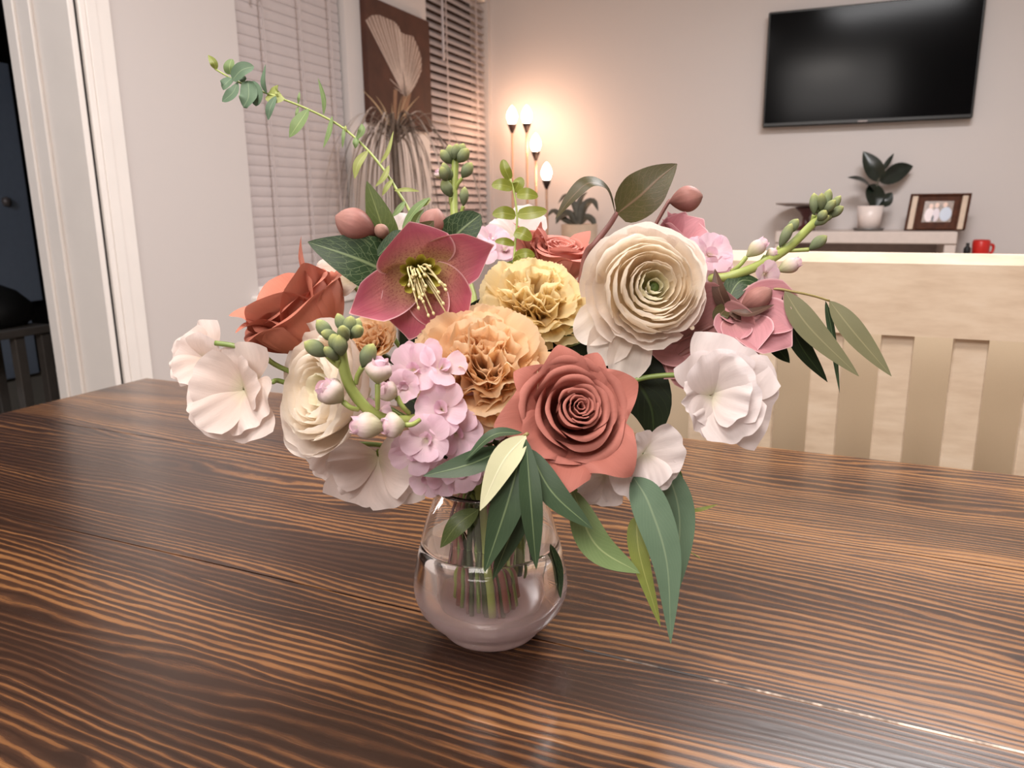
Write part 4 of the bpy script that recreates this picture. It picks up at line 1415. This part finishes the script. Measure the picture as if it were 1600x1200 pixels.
# ------------------------------------------------------------------ sweet peas
def sweet_pea(label, c, axis, R, seed, mat, parts_, stem_pts=None, root_path=None, sm='green', upv=None, calyx_at=None):
    """parts_: list of (azimuth, length, half width, a0, a1, ruffle) in units of R"""
    rg = random.Random(seed)
    F = frame(c, axis, upv)
    Z = F[3]
    path = stem_path(c - Z * R * .25) if stem_pts is None else [P(*q) for q in stem_pts] + stem_path(P(*stem_pts[-1]))[1:]
    root = flower_root('sweet_pea', label, 'flower', path)
    part('stem', tube(path, px(4.2, .53), px(4.2, .53)), STEM[sm], root)
    for i, (az, L, W, a0, a1, rf) in enumerate(parts_):
        nm = 'standard_petal' if i < 2 else ('wing_petal' if i < 4 else 'petal')
        part(nm, opetal(F, az, R * L, R * W, a0, a1, r0=.02 * R, z0=.02 * R * i, cup=.30, ruf=rf * 1.6, fr=rg.uniform(1.2, 2.0), ph=rg.uniform(0, 6.28), wb=.22, vm=.62, td=.30, tk=2.0, pinch=.06, nu=24, nv=14, twist=rg.uniform(-.2, .2)), mat, root)
    cp = calyx_at or (c - Z * R * .16)
    for k in range(5):
        az = k * 2 * pi / 5
        part('calyx_lobe', opetal((cp, F[1], F[2], F[3]), az, R * .26, R * .07, .5, .9, wb=.6, td=.6, tk=1.2, nu=4, nv=4), M['calyx'], root)
    return root


sweet_pea('ruffled white sweet pea at the right, in front of the bench', P(1106, 618, .515), camv(.25, .04, .95), px(92, .515), 71, M['peaw'],
          ((.15, .85, .7, .9, 1.35, .05), (1.9, .75, .4, .8, 1.3, .06), (-.55, 1.05, .85, 1.1, 1.55, .055), (-1.75, 1.15, .82, 1.15, 1.6, .06), (-2.7, .95, .6, .8, 1.2, .05), (-1.2, .85, .6, .5, .9, .07), (2.6, .8, .42, .95, 1.5, .05), (.35, .8, .5, .9, 1.4, .05), (-2.0, .7, .5, .4, .7, .06)),
          stem_pts=((1085, 590, .53), (1050, 586, .54), (1000, 592, .545), (958, 612, .55)))
sweet_pea('blush white sweet pea at the far left, upper of the pair', P(330, 566, .565), camv(-.3, .2, .9), px(66, .565), 73, M['pea'],
          ((1.2, .85, .7, .9, 1.3, .06), (.55, 1.0, .7, 1.2, 1.6, .05), (1.75, .95, .55, 1.1, 1.5, .06), (2.4, .85, .45, .8, 1.1, .05), (-.3, .75, .5, .7, 1.0, .05)),
          stem_pts=((336, 536, .545), (368, 541, .545), (410, 556, .55), (452, 580, .56)))
sweet_pea('blush white sweet pea hanging at the left beside the cream ranunculus', P(384, 608, .55), camv(-.15, .05, .95), px(88, .55), 75, M['pea'],
          ((.25, .82, .72, 1.2, 1.5, .045), (3.0, .98, .85, 1.1, 1.5, .06), (-2.35, .9, .62, .9, 1.2, .05), (2.2, 1.0, .6, .9, 1.3, .055), (1.3, .9, .55, .9, 1.3, .06), (-1.2, .6, .5, .7, 1.1, .05)),
          stem_pts=((425, 597, .55), (440, 596, .56), (500, 620, .57)))
sweet_pea('blush sweet pea drooping at the bottom left, under the lilac stock', P(592, 712, .56), camv(-.1, -.35, .9), px(84, .56), 77, M['pea'],
          ((3.05, .98, .95, 1.1, 1.5, .04), (2.2, 1.0, .6, 1.1, 1.5, .05), (-2.4, .95, .7, 1.1, 1.5, .05), (1.6, .9, .5, 1.0, 1.4, .05), (-1.6, .8, .6, .9, 1.4, .05)))
sweet_pea('blush sweet pea at the bottom left, half behind the cream ranunculus', P(520, 700, .575), camv(-.3, -.35, .8), px(62, .575), 78, M['pea'],
          ((3.05, .95, .55, 1.1, 1.5, .06), (2.3, .8, .5, 1.1, 1.5, .06), (-2.5, 1.1, .5, 1.1, 1.5, .06), (-1.7, .8, .5, 1.0, 1.4, .05)))
sweet_pea('white sweet pea drooping at the bottom right beside the terracotta rose', P(1004, 708, .525), camv(.15, -.1, .95), px(66, .525), 79, M['peaw'],
          ((-1.3, 1.0, .6, 1.1, 1.5, .05), (-2.3, 1.0, .5, 1.1, 1.6, .06), (2.6, 1.2, .6, 1.0, 1.4, .06), (.9, .8, .5, .7, 1.1, .07), (3.3, .85, .5, .9, 1.2, .06)))
sweet_pea('white sweet pea petals low behind the terracotta rose', P(944, 740, .535), camv(.05, -.3, .9), px(52, .535), 80, M['peaw'],
          ((2.9, 1.0, .7, 1.1, 1.5, .06), (-2.4, .9, .5, 1.1, 1.6, .06), (2.0, 1.0, .5, 1.0, 1.4, .06)))
sweet_pea('white sweet pea at the back, behind the leafy upright sprig', P(806, 374, .69), camv(-.1, .45, .8), px(52, .69), 81, M['peaw'],
          ((.6, .9, .6, 1.1, 1.5, .06), (-.8, 1.1, .75, 1.0, 1.4, .06), (1.7, .9, .6, 1.0, 1.4, .06), (3.0, .8, .6, .9, 1.3, .05)))
sweet_pea('small white sweet pea behind the hellebore buds at the top left', P(622, 362, .64), camv(-.1, .5, .8), px(34, .64), 82, M['peaw'],
          ((.4, .9, .6, 1.0, 1.4, .04), (-.9, .9, .6, 1.0, 1.4, .05), (2.6, .9, .6, 1.0, 1.4, .05)))
sweet_pea('cream petalled sweet pea between the rust rose and the dark veined leaf', P(548, 440, .595), camv(-.25, .35, .8), px(52, .595), 83, M['creamout'],
          ((.9, 1.15, .7, 1.0, 1.3, .03), (2.0, 1.05, .7, .9, 1.2, .03), (3.0, 1.0, .6, .9, 1.2, .04), (-.8, .9, .6, .9, 1.2, .03)))


# ------------------------------------------------------------------ stocks
def blossom(root, c, axis, R, rg, n=5, name='blossom', az0=0.0):
    F = frame(c, axis)
    for k in range(n):
        az = az0 + 2 * pi * k / n + rg.uniform(-.25, .25)
        part('petal', opetal(F, az, R * rg.uniform(.95, 1.15), R * rg.uniform(.46, .58), rg.uniform(.7, 1.0), rg.uniform(1.35, 1.75), r0=.04 * R, cup=.3, ruf=.05, fr=1.2, ph=rg.uniform(0, 6), wb=.22, vm=.7, td=.26, tk=2.0, pinch=.05, nu=12, nv=9, twist=rg.uniform(-.25, .25)), M['lilac'], root)
    for k in range(3):
        az = rg.uniform(0, 6.28)
        part('inner_petal', opetal(F, az, R * .5, R * .3, .3, .6, r0=.02 * R, cup=.8, ruf=.08, fr=1.3, ph=rg.uniform(0, 6), wb=.3, td=.25, nu=10, nv=7), M['lilac'], root)


def stock(label, spine, r0, buds, halfs, blossoms, seed, extra_side=()):
    rg = random.Random(seed)
    sp = [P(*q) for q in spine]
    path = sp + stem_path(sp[-1])[1:]
    root = thing('stock', label, 'flower', path[-1])
    part('stem', tube(path, r0 * .75, max(.0042, r0), 10), STEM['lime'], root)
    for (bu, bv, bd, tu, tv, td_, rp, su, sv) in buds:
        a, b = P(bu, bv, bd), P(tu, tv, td_)
        b = a + (b - a) * 1.08
        part('bud', bud_geo(a, b, px(rp * .86, bd), 14, 9, .10), M['sbud'], root)
        if su:
            part('bud_stalk', tube([P(su, sv, bd + .004), P((su + bu) / 2 + (bv - sv) * .08, (sv + bv) / 2, bd + .002), a], r0 * .34, r0 * .42, 7), STEM['lime'], root)
    for (bu, bv, bd, tu, tv, td_, rp, su, sv) in halfs:
        a, b = P(bu, bv, bd), P(tu, tv, td_)
        part('half_open_bud', bud_geo(a, b, px(rp, bd), 12, 9, .16, pk=.6), M['lilacbud'], root)
        t = (b - a).normalized()
        Fb = frame(a + (b - a) * .35, t)
        for k in range(4):
            part('opening_petal', opetal(Fb, k * 1.57 + rg.uniform(-.3, .3), (b - a).length * .72, px(rp * .8, bd), .35, -.25, r0=px(rp * .55, bd), cup=1.0, ruf=.06, fr=1.3, ph=rg.uniform(0, 6), wb=.5, td=.25, nu=10, nv=7), M['lilacbud'] if k % 2 else M['lilac'], root)
        if su:
            part('bud_stalk', tube([P(su, sv, bd + .004), a.lerp(P(su, sv, bd), .5) - UP * px(3, bd), a], r0 * .34, r0 * .42, 7), STEM['lime'], root)
    for (u, v, d, rp, ax, n) in blossoms:
        blossom(root, P(u, v, d), camv(*ax), px(rp, d), rg, n, az0=rg.uniform(0, 6))
    return root


stock('lilac stock with a curving spike of woolly green buds at the front left',
      ((540, 508, .465), (533, 545, .466), (545, 600, .47), (575, 640, .476), (610, 657, .485), (652, 655, .50), (676, 648, .515), (715, 690, .56)), px(11, .47),
      buds=[(520, 530, .466, 497, 502, .462, 12, 0, 0), (530, 528, .466, 504, 520, .458, 10, 0, 0), (540, 522, .466, 528, 492, .464, 10, 0, 0), (546, 524, .466, 548, 496, .46, 12, 0, 0), (548, 530, .466, 560, 500, .464, 12, 0, 0), (540, 534, .464, 535, 512, .45, 11, 0, 0),
            (512, 556, .463, 478, 536, .458, 14, 528, 572), (530, 550, .462, 520, 524, .455, 12, 0, 0), (534, 556, .46, 530, 526, .452, 13, 0, 0), (528, 562, .463, 508, 544, .455, 9, 530, 574),
            (566, 574, .468, 582, 540, .462, 14, 556, 600), (552, 526, .468, 562, 512, .458, 11, 0, 0)],
      halfs=[(536, 628, .468, 502, 600, .46, 20, 560, 640), (590, 600, .468, 594, 562, .462, 19, 590, 640), (634, 664, .475, 598, 666, .468, 19, 656, 656), (604, 668, .474, 550, 664, .468, 19, 0, 0), (620, 620, .49, 596, 606, .482, 15, 640, 646)],
      blossoms=[(648, 578, .50, 40, (-.1, .15, 1), 4), (634, 604, .495, 30, (-.2, .1, 1), 5), (690, 640, .498, 44, (.0, .25, 1), 5), (668, 686, .49, 40, (-.1, .1, 1), 5), (650, 706, .50, 40, (-.25, -.2, 1), 5), (712, 676, .505, 42, (.15, .0, 1), 5), (735, 650, .52, 40, (.2, .2, 1), 5), (700, 738, .525, 36, (.0, -.4, 1), 5), (592, 640, .51, 28, (-.2, .1, 1), 4), (765, 660, .53, 36, (.2, .2, 1), 5), (660, 560, .505, 34, (.1, .3, .9), 3), (690, 575, .50, 40, (.35, .35, .85), 3), (720, 735, .515, 34, (.1, -.2, 1), 4), (668, 745, .53, 30, (-.1, -.3, 1), 4), (745, 720, .53, 36, (.2, -.3, 1), 4)], seed=91)
stock('lilac stock with a tapering spike of green buds stretching right over the bench',
      ((1286, 334, .585), (1268, 352, .58), (1230, 388, .572), (1185, 415, .565), (1140, 432, .565), (1098, 440, .575), (1060, 480, .60)), px(8.5, .57),
      buds=[(1280, 338, .584, 1275, 306, .58, 7, 0, 0), (1284, 334, .584, 1296, 298, .58, 9, 0, 0), (1290, 336, .584, 1312, 308, .58, 8, 0, 0), (1290, 340, .584, 1316, 324, .58, 9, 0, 0), (1284, 332, .582, 1284, 304, .572, 8, 0, 0), (1286, 334, .58, 1304, 314, .572, 8, 0, 0), (1272, 352, .578, 1294, 338, .572, 8, 0, 0), (1276, 348, .586, 1302, 334, .582, 7, 0, 0),
            (1272, 336, .58, 1272, 304, .578, 8, 1270, 352), (1264, 390, .57, 1290, 370, .568, 10, 1230, 392), (1218, 386, .57, 1236, 352, .566, 9, 1212, 396), (1228, 366, .572, 1246, 344, .57, 9, 1224, 388), (1278, 346, .575, 1290, 330, .568, 8, 0, 0)],
      halfs=[(1166, 402, .568, 1196, 376, .564, 11, 1142, 424), (1214, 424, .566, 1250, 408, .562, 11, 1190, 416), (1196, 400, .57, 1214, 392, .566, 8, 1180, 414)],
      blossoms=[(1108, 398, .575, 34, (.1, .2, 1), 5), (1118, 428, .575, 30, (.2, -.1, 1), 5), (1194, 428, .56, 24, (.2, -.2, 1), 4), (1090, 400, .59, 30, (.0, .4, .9), 4)], seed=93)
stock('stock with an upright spike of pale green buds at the back left',
      ((712, 244, .70), (711, 262, .70), (709, 300, .70), (710, 340, .695), (716, 400, .68), (740, 480, .64)), px(7.5, .70),
      buds=[(706, 256, .70, 690, 236, .695, 9, 0, 0), (708, 252, .70, 702, 228, .695, 9, 0, 0), (714, 252, .70, 724, 226, .695, 10, 0, 0), (716, 254, .695, 730, 234, .685, 10, 0, 0), (710, 250, .695, 714, 226, .69, 8, 0, 0),
            (702, 282, .695, 693, 256, .69, 8, 706, 296), (698, 284, .69, 690, 262, .68, 8, 706, 296), (722, 278, .695, 736, 256, .69, 10, 712, 296), (704, 308, .695, 693, 282, .69, 10, 708, 326), (724, 322, .695, 726, 294, .69, 8, 722, 345), (704, 286, .70, 700, 262, .695, 7, 0, 0)],
      halfs=[(688, 280, .69, 684, 266, .685, 7, 0, 0)],
      blossoms=[(768, 376, .68, 26, (.1, .4, .8), 5), (752, 400, .66, 28, (-.1, .4, .8), 5), (788, 392, .67, 26, (.1, .3, .9), 5)], seed=95)


# ------------------------------------------------------------------ leaves
def lance(q): return max(0, sin(pi * min(1, q ** .85))) ** .85
def ovate(q): return max(0, sin(pi * min(1, q ** .62))) ** .8
def roundl(q): return max(0, sin(pi * min(1, q ** .8))) ** .5
def obov(q): return max(0, sin(pi * min(1, q ** 1.3))) ** .75


def leafp(root, pts, hw, nrm, mat, prof=lance, fold=.22, name='leaf', label=None, wave=0.0, nv=16, nu=8):
    d = sum(p[2] for p in pts) / len(pts)
    return big_leaf([P(*p) for p in pts], px(hw, d), camv(*nrm), M[mat], root, name, prof, fold, nv, nu, label, wave)


def spray(name, label, cat, spine, r0, r1, leaves, stemmat='twig', group=None):
    sp = [P(*q) for q in spine]
    path = sp + stem_path(sp[-1])[1:]
    root = thing(name, label, cat, path[-1], group=group)
    part('stem', tube(path, r0, r1, 7), STEM[stemmat], root)
    for L in leaves:
        leafp(root, *L[:4], **(L[4] if len(L) > 4 else {}))
    return root


def lf(u0, v0, u1, v1, d, hw, mat='lime', bow=(0, 0), nrm=(0, .2, 1), prof=lance, **k):
    return ([(u0, v0, d), ((u0 + u1) / 2 + bow[0], (v0 + v1) / 2 + bow[1], d - .004), (u1, v1, d - .002)], hw, nrm, mat, dict(prof=prof, **k))


spray('eucalyptus_spray', 'long thin eucalyptus spray of small leaves reaching to the upper left', 'leaf sprig',
      ((336, 108, .66), (372, 128, .655), (420, 147, .65), (475, 168, .645), (530, 196, .64), (570, 230, .635), (600, 266, .63), (622, 300, .625), (642, 334, .62), (668, 400, .61)), px(1.4, .65), px(3.0, .62),
      [lf(338, 109, 325, 86, .66, 6, 'yeuc', (2, 0)), lf(361, 117, 362, 92, .655, 9, 'eucg', (-3, 0), prof=roundl), lf(363, 125, 397, 104, .65, 13, 'euc', (-2, -5), prof=roundl), lf(362, 122, 347, 138, .655, 9, 'euc', (-3, 2), prof=roundl),
       lf(372, 127, 347, 159, .65, 10, 'euc', (4, 2), prof=obov), lf(377, 120, 382, 128, .655, 6, 'euc'), lf(388, 128, 380, 168, .648, 14, 'euc', (4, 4), prof=roundl, wave=.25), lf(389, 128, 400, 166, .65, 11, 'euc', (6, 0), prof=roundl),
       lf(417, 147, 415, 100, .648, 6.5, 'euc', (-4, 4), nrm=(-.6, 0, .8)), lf(419, 146, 440, 148, .652, 16, 'lime', (3, 2), prof=roundl), lf(431, 150, 419, 188, .646, 7, 'euc', (-3, 0)), lf(434, 152, 431, 142, .65, 2.5, 'lime'), lf(466, 166, 462, 186, .648, 2.6, 'eucg'), lf(466, 163, 468, 143, .648, 2.4, 'eucg'),
       lf(482, 170, 452, 215, .64, 12, 'eucg', (-2, 3), nrm=(-.2, .2, 1)), lf(506, 180, 497, 122, .642, 5, 'eucg', (5, 4), nrm=(-.5, 0, .8)), lf(519, 181, 505, 232, .638, 6, 'eucg', (3, 0), nrm=(-.5, 0, .8)), lf(538, 196, 535, 232, .64, 2.8, 'eucg'), lf(539, 207, 540, 196, .64, 2.5, 'lime'),
       lf(557, 217, 565, 193, .634, 6, 'eucg', (4, 0)), lf(557, 214, 555, 232, .636, 5, 'eucg'), lf(575, 235, 554, 280, .63, 7, 'lime', (-5, -2)), lf(594, 256, 615, 204, .632, 3.4, 'lime', (2, 6)), lf(608, 258, 586, 292, .625, 4.6, 'lime', (3, 2)), lf(614, 280, 597, 306, .625, 4.4, 'lime', (-1, 0)), lf(616, 298, 656, 299, .62, 3.6, 'lime', (0, -2)),
       lf(633, 314, 611, 340, .62, 5, 'eucg', (1, 1)), lf(628, 358, 672, 308, .61, 7.5, 'eucg', (0, -6), nrm=(-.3, .2, .9)), lf(656, 322, 673, 310, .612, 6, 'lime')], 'lime')
spray('leafy_sprig', 'upright sprig of paired yellow-green leaflets at the top centre', 'leaf sprig',
      ((797, 280, .635), (803, 300, .632), (808, 340, .628), (805, 380, .625), (803, 410, .62), (800, 460, .61)), px(1.6, .63), px(2.4, .62),
      [lf(797, 281, 786, 249, .635, 8.5, 'sprig', (-2, 0), prof=roundl), lf(801, 293, 768, 289, .632, 10.5, 'sprig', (0, -2), prof=roundl), lf(803, 300, 805, 280, .638, 10, 'sprig', (6, -4), prof=roundl), lf(807, 304, 841, 307, .628, 10, 'sprig', (0, -2), prof=roundl),
       lf(806, 337, 769, 335, .628, 11, 'sprig', (0, -3), prof=roundl), lf(808, 335, 855, 329, .624, 11, 'sprig', (0, 1), prof=roundl), lf(804, 362, 831, 374, .622, 11, 'sprig', (0, -2), prof=roundl), lf(804, 382, 773, 377, .624, 6.5, 'sprig', (0, -2), prof=roundl),
       lf(803, 400, 836, 400, .62, 8, 'sprig', (2, -4), prof=roundl), lf(802, 411, 815, 404, .618, 7, 'sprig', (2, -2), prof=roundl), lf(802, 412, 782, 420, .618, 4, 'sprig', (0, -2))], 'lime')
spray('hellebore_sprig', 'dark glossy veined hellebore leaves under the plump pink bud', 'leaf sprig',
      ((630, 425, .575), (660, 470, .585), (700, 560, .59)), px(4, .57), px(5, .58),
      [([(618, 432, .568), (560, 405, .556), (481, 378, .552)], 44, (-.1, .3, 1), 'leafdark', dict(prof=ovate, fold=.16, nu=12, nv=20)),
       ([(606, 392, .572), (594, 345, .566), (573, 283, .562)], 24, (.1, .0, 1), 'leafmid', dict(prof=ovate, fold=.14)),
       ([(590, 400, .55), (620, 372, .548), (634, 362, .552)], 13, (-.2, .4, 1), 'leafdark', dict(prof=roundl, fold=.3)),
       ([(640, 378, .565), (662, 362, .56), (678, 345, .558)], 18, (.1, .1, 1), 'bronze', dict(prof=ovate, fold=.2)),
       ([(690, 395, .588), (715, 365, .58), (751, 335, .578)], 30, (.2, .2, 1), 'leafdark', dict(prof=roundl, fold=.15, nu=12)),
       ([(640, 410, .57), (650, 350, .585), (662, 326, .588)], 10, (.2, 0, 1), 'leafmid', dict(prof=ovate))], 'dark')
spray('bronze_leaf_sprig', 'large bronze hellebore leaf and an arching bronze leaf at the upper right', 'leaf sprig',
      ((964, 333, .595), (952, 352, .593), (930, 380, .59), (915, 400, .595), (900, 470, .60)), px(4, .59), px(8, .59),
      [([(964, 334, .594), (1000, 306, .58), (1028, 280, .576), (1058, 256, .575)], 36, (-.12, .15, 1), 'bronze', dict(prof=ovate, fold=.14, nu=12, nv=20)),
       ([(962, 336, .594), (948, 296, .58), (920, 286, .572), (892, 310, .57), (868, 342, .572)], 15, (.15, .75, .7), 'bronze', dict(prof=lance, fold=.2, nu=10, nv=24)),
       ([(962, 332, .60), (975, 326, .60), (984, 340, .598)], 7, (0, .2, 1), 'bronze2', dict(prof=roundl))], 'mauve')
spray('bract_sprig', 'bronze and green bracts round the bud at the right edge', 'leaf sprig',
      ((1140, 486, .555), (1128, 500, .56), (1100, 540, .58)), px(4.5, .55), px(5, .56),
      [([(1138, 488, .556), (1124, 455, .55), (1117, 420, .552)], 12, (-.5, 0, .85), 'bronze2', dict(prof=ovate, fold=.3)),
       ([(1136, 470, .556), (1160, 438, .56), (1206, 452, .56)], 18, (0, .7, .7), 'leafdark', dict(prof=ovate, fold=.12)),
       ([(1142, 486, .548), (1170, 490, .542), (1210, 476, .545)], 8.5, (0, .6, .8), 'bronze2', dict(prof=lance, fold=.3)),
       ([(1140, 480, .556), (1126, 492, .55), (1128, 512, .55)], 13, (-.2, .1, 1), 'bronze', dict(prof=roundl, fold=.25)),
       ([(1138, 492, .552), (1134, 505, .55), (1130, 520, .552)], 9, (0, .1, 1), 'leafdark', dict(prof=ovate)),
       ([(1140, 488, .55), (1152, 494, .546), (1158, 500, .548)], 6, (0, .2, 1), 'bronze2', dict(prof=ovate)),
       ([(1104, 490, .57), (1116, 482, .565), (1130, 476, .565)], 10, (0, .2, 1), 'bronze2', dict(prof=ovate))], 'mauve')
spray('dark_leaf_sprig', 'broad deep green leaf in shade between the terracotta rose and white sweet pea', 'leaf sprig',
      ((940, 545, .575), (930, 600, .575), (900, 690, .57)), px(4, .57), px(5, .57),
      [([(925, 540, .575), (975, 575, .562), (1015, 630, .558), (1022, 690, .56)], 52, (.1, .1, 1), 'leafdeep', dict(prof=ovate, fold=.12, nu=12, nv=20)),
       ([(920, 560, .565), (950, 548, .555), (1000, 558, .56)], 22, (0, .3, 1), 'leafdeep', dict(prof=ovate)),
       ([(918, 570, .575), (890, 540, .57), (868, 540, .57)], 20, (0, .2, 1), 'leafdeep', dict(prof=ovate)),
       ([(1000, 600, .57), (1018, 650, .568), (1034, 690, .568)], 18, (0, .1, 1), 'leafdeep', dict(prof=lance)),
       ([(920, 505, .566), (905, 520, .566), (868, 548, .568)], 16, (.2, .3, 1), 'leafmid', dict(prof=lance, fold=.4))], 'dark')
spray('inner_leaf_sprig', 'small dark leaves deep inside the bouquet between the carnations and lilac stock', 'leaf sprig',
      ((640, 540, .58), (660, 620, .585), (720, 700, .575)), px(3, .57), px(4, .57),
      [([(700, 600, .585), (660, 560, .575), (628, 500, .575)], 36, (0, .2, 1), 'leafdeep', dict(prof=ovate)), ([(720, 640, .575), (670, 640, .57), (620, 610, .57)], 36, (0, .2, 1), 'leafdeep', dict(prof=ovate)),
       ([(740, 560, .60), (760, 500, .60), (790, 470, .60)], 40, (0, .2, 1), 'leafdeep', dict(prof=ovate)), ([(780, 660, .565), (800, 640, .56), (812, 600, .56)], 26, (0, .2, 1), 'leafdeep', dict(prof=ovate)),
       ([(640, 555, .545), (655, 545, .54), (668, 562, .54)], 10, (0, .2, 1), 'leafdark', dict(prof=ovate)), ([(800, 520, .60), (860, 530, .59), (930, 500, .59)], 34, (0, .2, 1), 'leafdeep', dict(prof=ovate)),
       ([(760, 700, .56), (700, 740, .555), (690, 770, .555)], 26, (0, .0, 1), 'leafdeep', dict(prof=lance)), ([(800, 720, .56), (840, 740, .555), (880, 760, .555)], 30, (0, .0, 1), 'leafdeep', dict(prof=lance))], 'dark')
spray('olive_sprig', 'olive sprig hanging over the vase rim with one pale leaf turned over', 'leaf sprig',
      ((824, 678, .478), (812, 690, .49), (806, 730, .53), (800, 765, .55)), px(3.2, .48), px(4, .5),
      [([(822, 681, .476), (786, 722, .468), (750, 798, .466)], 22, (-.1, .1, 1), 'oliveback', dict(prof=lance, fold=.1, label='leaf turned to its pale cream underside', nu=10)),
       ([(820, 684, .478), (795, 780, .472), (757, 894, .474)], 27, (-.05, .05, 1), 'olive', dict(fold=.18, nu=10, nv=20)),
       ([(822, 686, .482), (812, 790, .482), (770, 906, .488)], 24, (.2, .05, 1), 'olive', dict(fold=.18, nu=10, nv=20)),
       ([(822, 686, .474), (830, 790, .466), (838, 890, .468)], 18, (.1, .1, 1), 'olive', dict(fold=.2, nu=10, nv=20)),
       ([(816, 676, .482), (770, 680, .478), (726, 720, .476)], 12, (-.2, .8, .6), 'olive', dict(fold=.2)),
       ([(790, 700, .488), (735, 725, .478), (661, 744, .474)], 20, (-.05, .4, .9), 'olive', dict(fold=.15, nu=10)),
       ([(826, 700, .484), (862, 768, .476), (926, 827, .472)], 22, (.1, .3, 1), 'olive', dict(fold=.15, nu=10))], 'twig')
spray('olive_twig', 'olive twig with hanging grey-green leaves at the right, before the bench', 'leaf sprig',
      ((1296, 470, .545), (1270, 462, .546), (1240, 456, .548), (1205, 452, .553), (1160, 470, .57)), px(1.8, .55), px(2.6, .56),
      [([(1226, 455, .545), (1265, 512, .54), (1342, 588, .538)], 21, (-.1, .2, 1), 'olivegrey', dict(fold=.12, nu=10, nv=20)),
       ([(1296, 470, .545), (1335, 520, .54), (1393, 588, .538)], 19, (-.1, .2, 1), 'olivegrey', dict(fold=.12, nu=10, nv=20)),
       ([(1224, 455, .552), (1245, 530, .554), (1293, 597, .554)], 19, (.3, .1, 1), 'leafdeep', dict(fold=.15)),
       ([(1290, 470, .55), (1300, 520, .552), (1312, 614, .554)], 6, (-.7, .1, .7), 'olive', dict(fold=.2)),
       ([(1215, 500, .558), (1240, 520, .556), (1266, 546, .556)], 12, (0, .2, 1), 'olivegrey', dict(fold=.15)),
       ([(1195, 520, .56), (1215, 545, .56), (1234, 567, .56)], 14, (.1, .2, 1), 'leafdeep', dict(fold=.15))], 'twig')
spray('eucalyptus_branch', 'hanging eucalyptus branch with long blue-green leaves right of the vase', 'leaf sprig',
      ((985, 740, .52), (970, 720, .53), (940, 740, .545), (880, 770, .555)), px(2.6, .52), px(3.4, .53),
      [([(895, 765, .515), (930, 850, .508), (1000, 896, .506)], 25, (-.1, .35, .9), 'eucg', dict(fold=.16, nu=10, nv=20)),
       ([(990, 745, .515), (1015, 790, .506), (1042, 880, .50), (1048, 1006, .50)], 29, (-.1, .1, 1), 'euc', dict(prof=lambda q: max(0, sin(pi * min(1, q ** .75))) ** .9, fold=.16, nu=10, nv=24)),
       ([(1036, 715, .54), (1062, 810, .535), (1050, 950, .53)], 25, (.2, .1, 1), 'euc', dict(fold=.14, nu=10, nv=20)),
       ([(994, 806, .52), (1000, 870, .516), (1032, 980, .514)], 16, (-.2, .1, 1), 'yeuc', dict(prof=ovate, fold=.2, nu=10, nv=20, label='narrow leaf flushed yellow-green')),
       ([(1040, 715, .55), (1055, 735, .545), (1068, 752, .545)], 7, (0, .1, 1), 'leafmid', {}),
       ([(1068, 800, .56), (1095, 796, .556), (1122, 788, .556)], 3.4, (0, .6, .8), 'sprig', {})], 'green')
lr = bpy.data.objects['eucalyptus_branch']
part('petiole', tube([P(985, 740, .52), P(990, 770, .521), P(994, 808, .52)], px(1.5, .52)), STEM['green'], lr)
part('tendril', tube([P(1066, 842, .55), P(1076, 860, .55), P(1094, 872, .55)], px(.8, .55)), STEM['lime'], lr)
part('tendril', tube([P(900, 760, .55), P(1010, 780, .555), P(1068, 801, .56)], px(1.0, .55)), STEM['lime'], lr)
# foliage dipping into the vase
spray('submerged_sprig', 'leafy stem dipping inside the vase neck below the lilac stock', 'leaf sprig',
      ((748, 792, .56), (735, 800, .565), (730, 815, .57)), px(2, .55), px(3, .55),
      [([(748, 796, .55), (715, 820, .545), (688, 856, .548)], 16, (-.1, .3, .9), 'leafmid', dict(fold=.15)),
       ([(770, 850, .585), (790, 905, .59), (805, 945, .59)], 18, (.1, .1, 1), 'leafmid', dict(fold=.15)),
       ([(860, 850, .575), (870, 890, .58), (876, 935, .58)], 10, (.1, .1, 1), 'leafdark', dict(fold=.15))], 'dark')
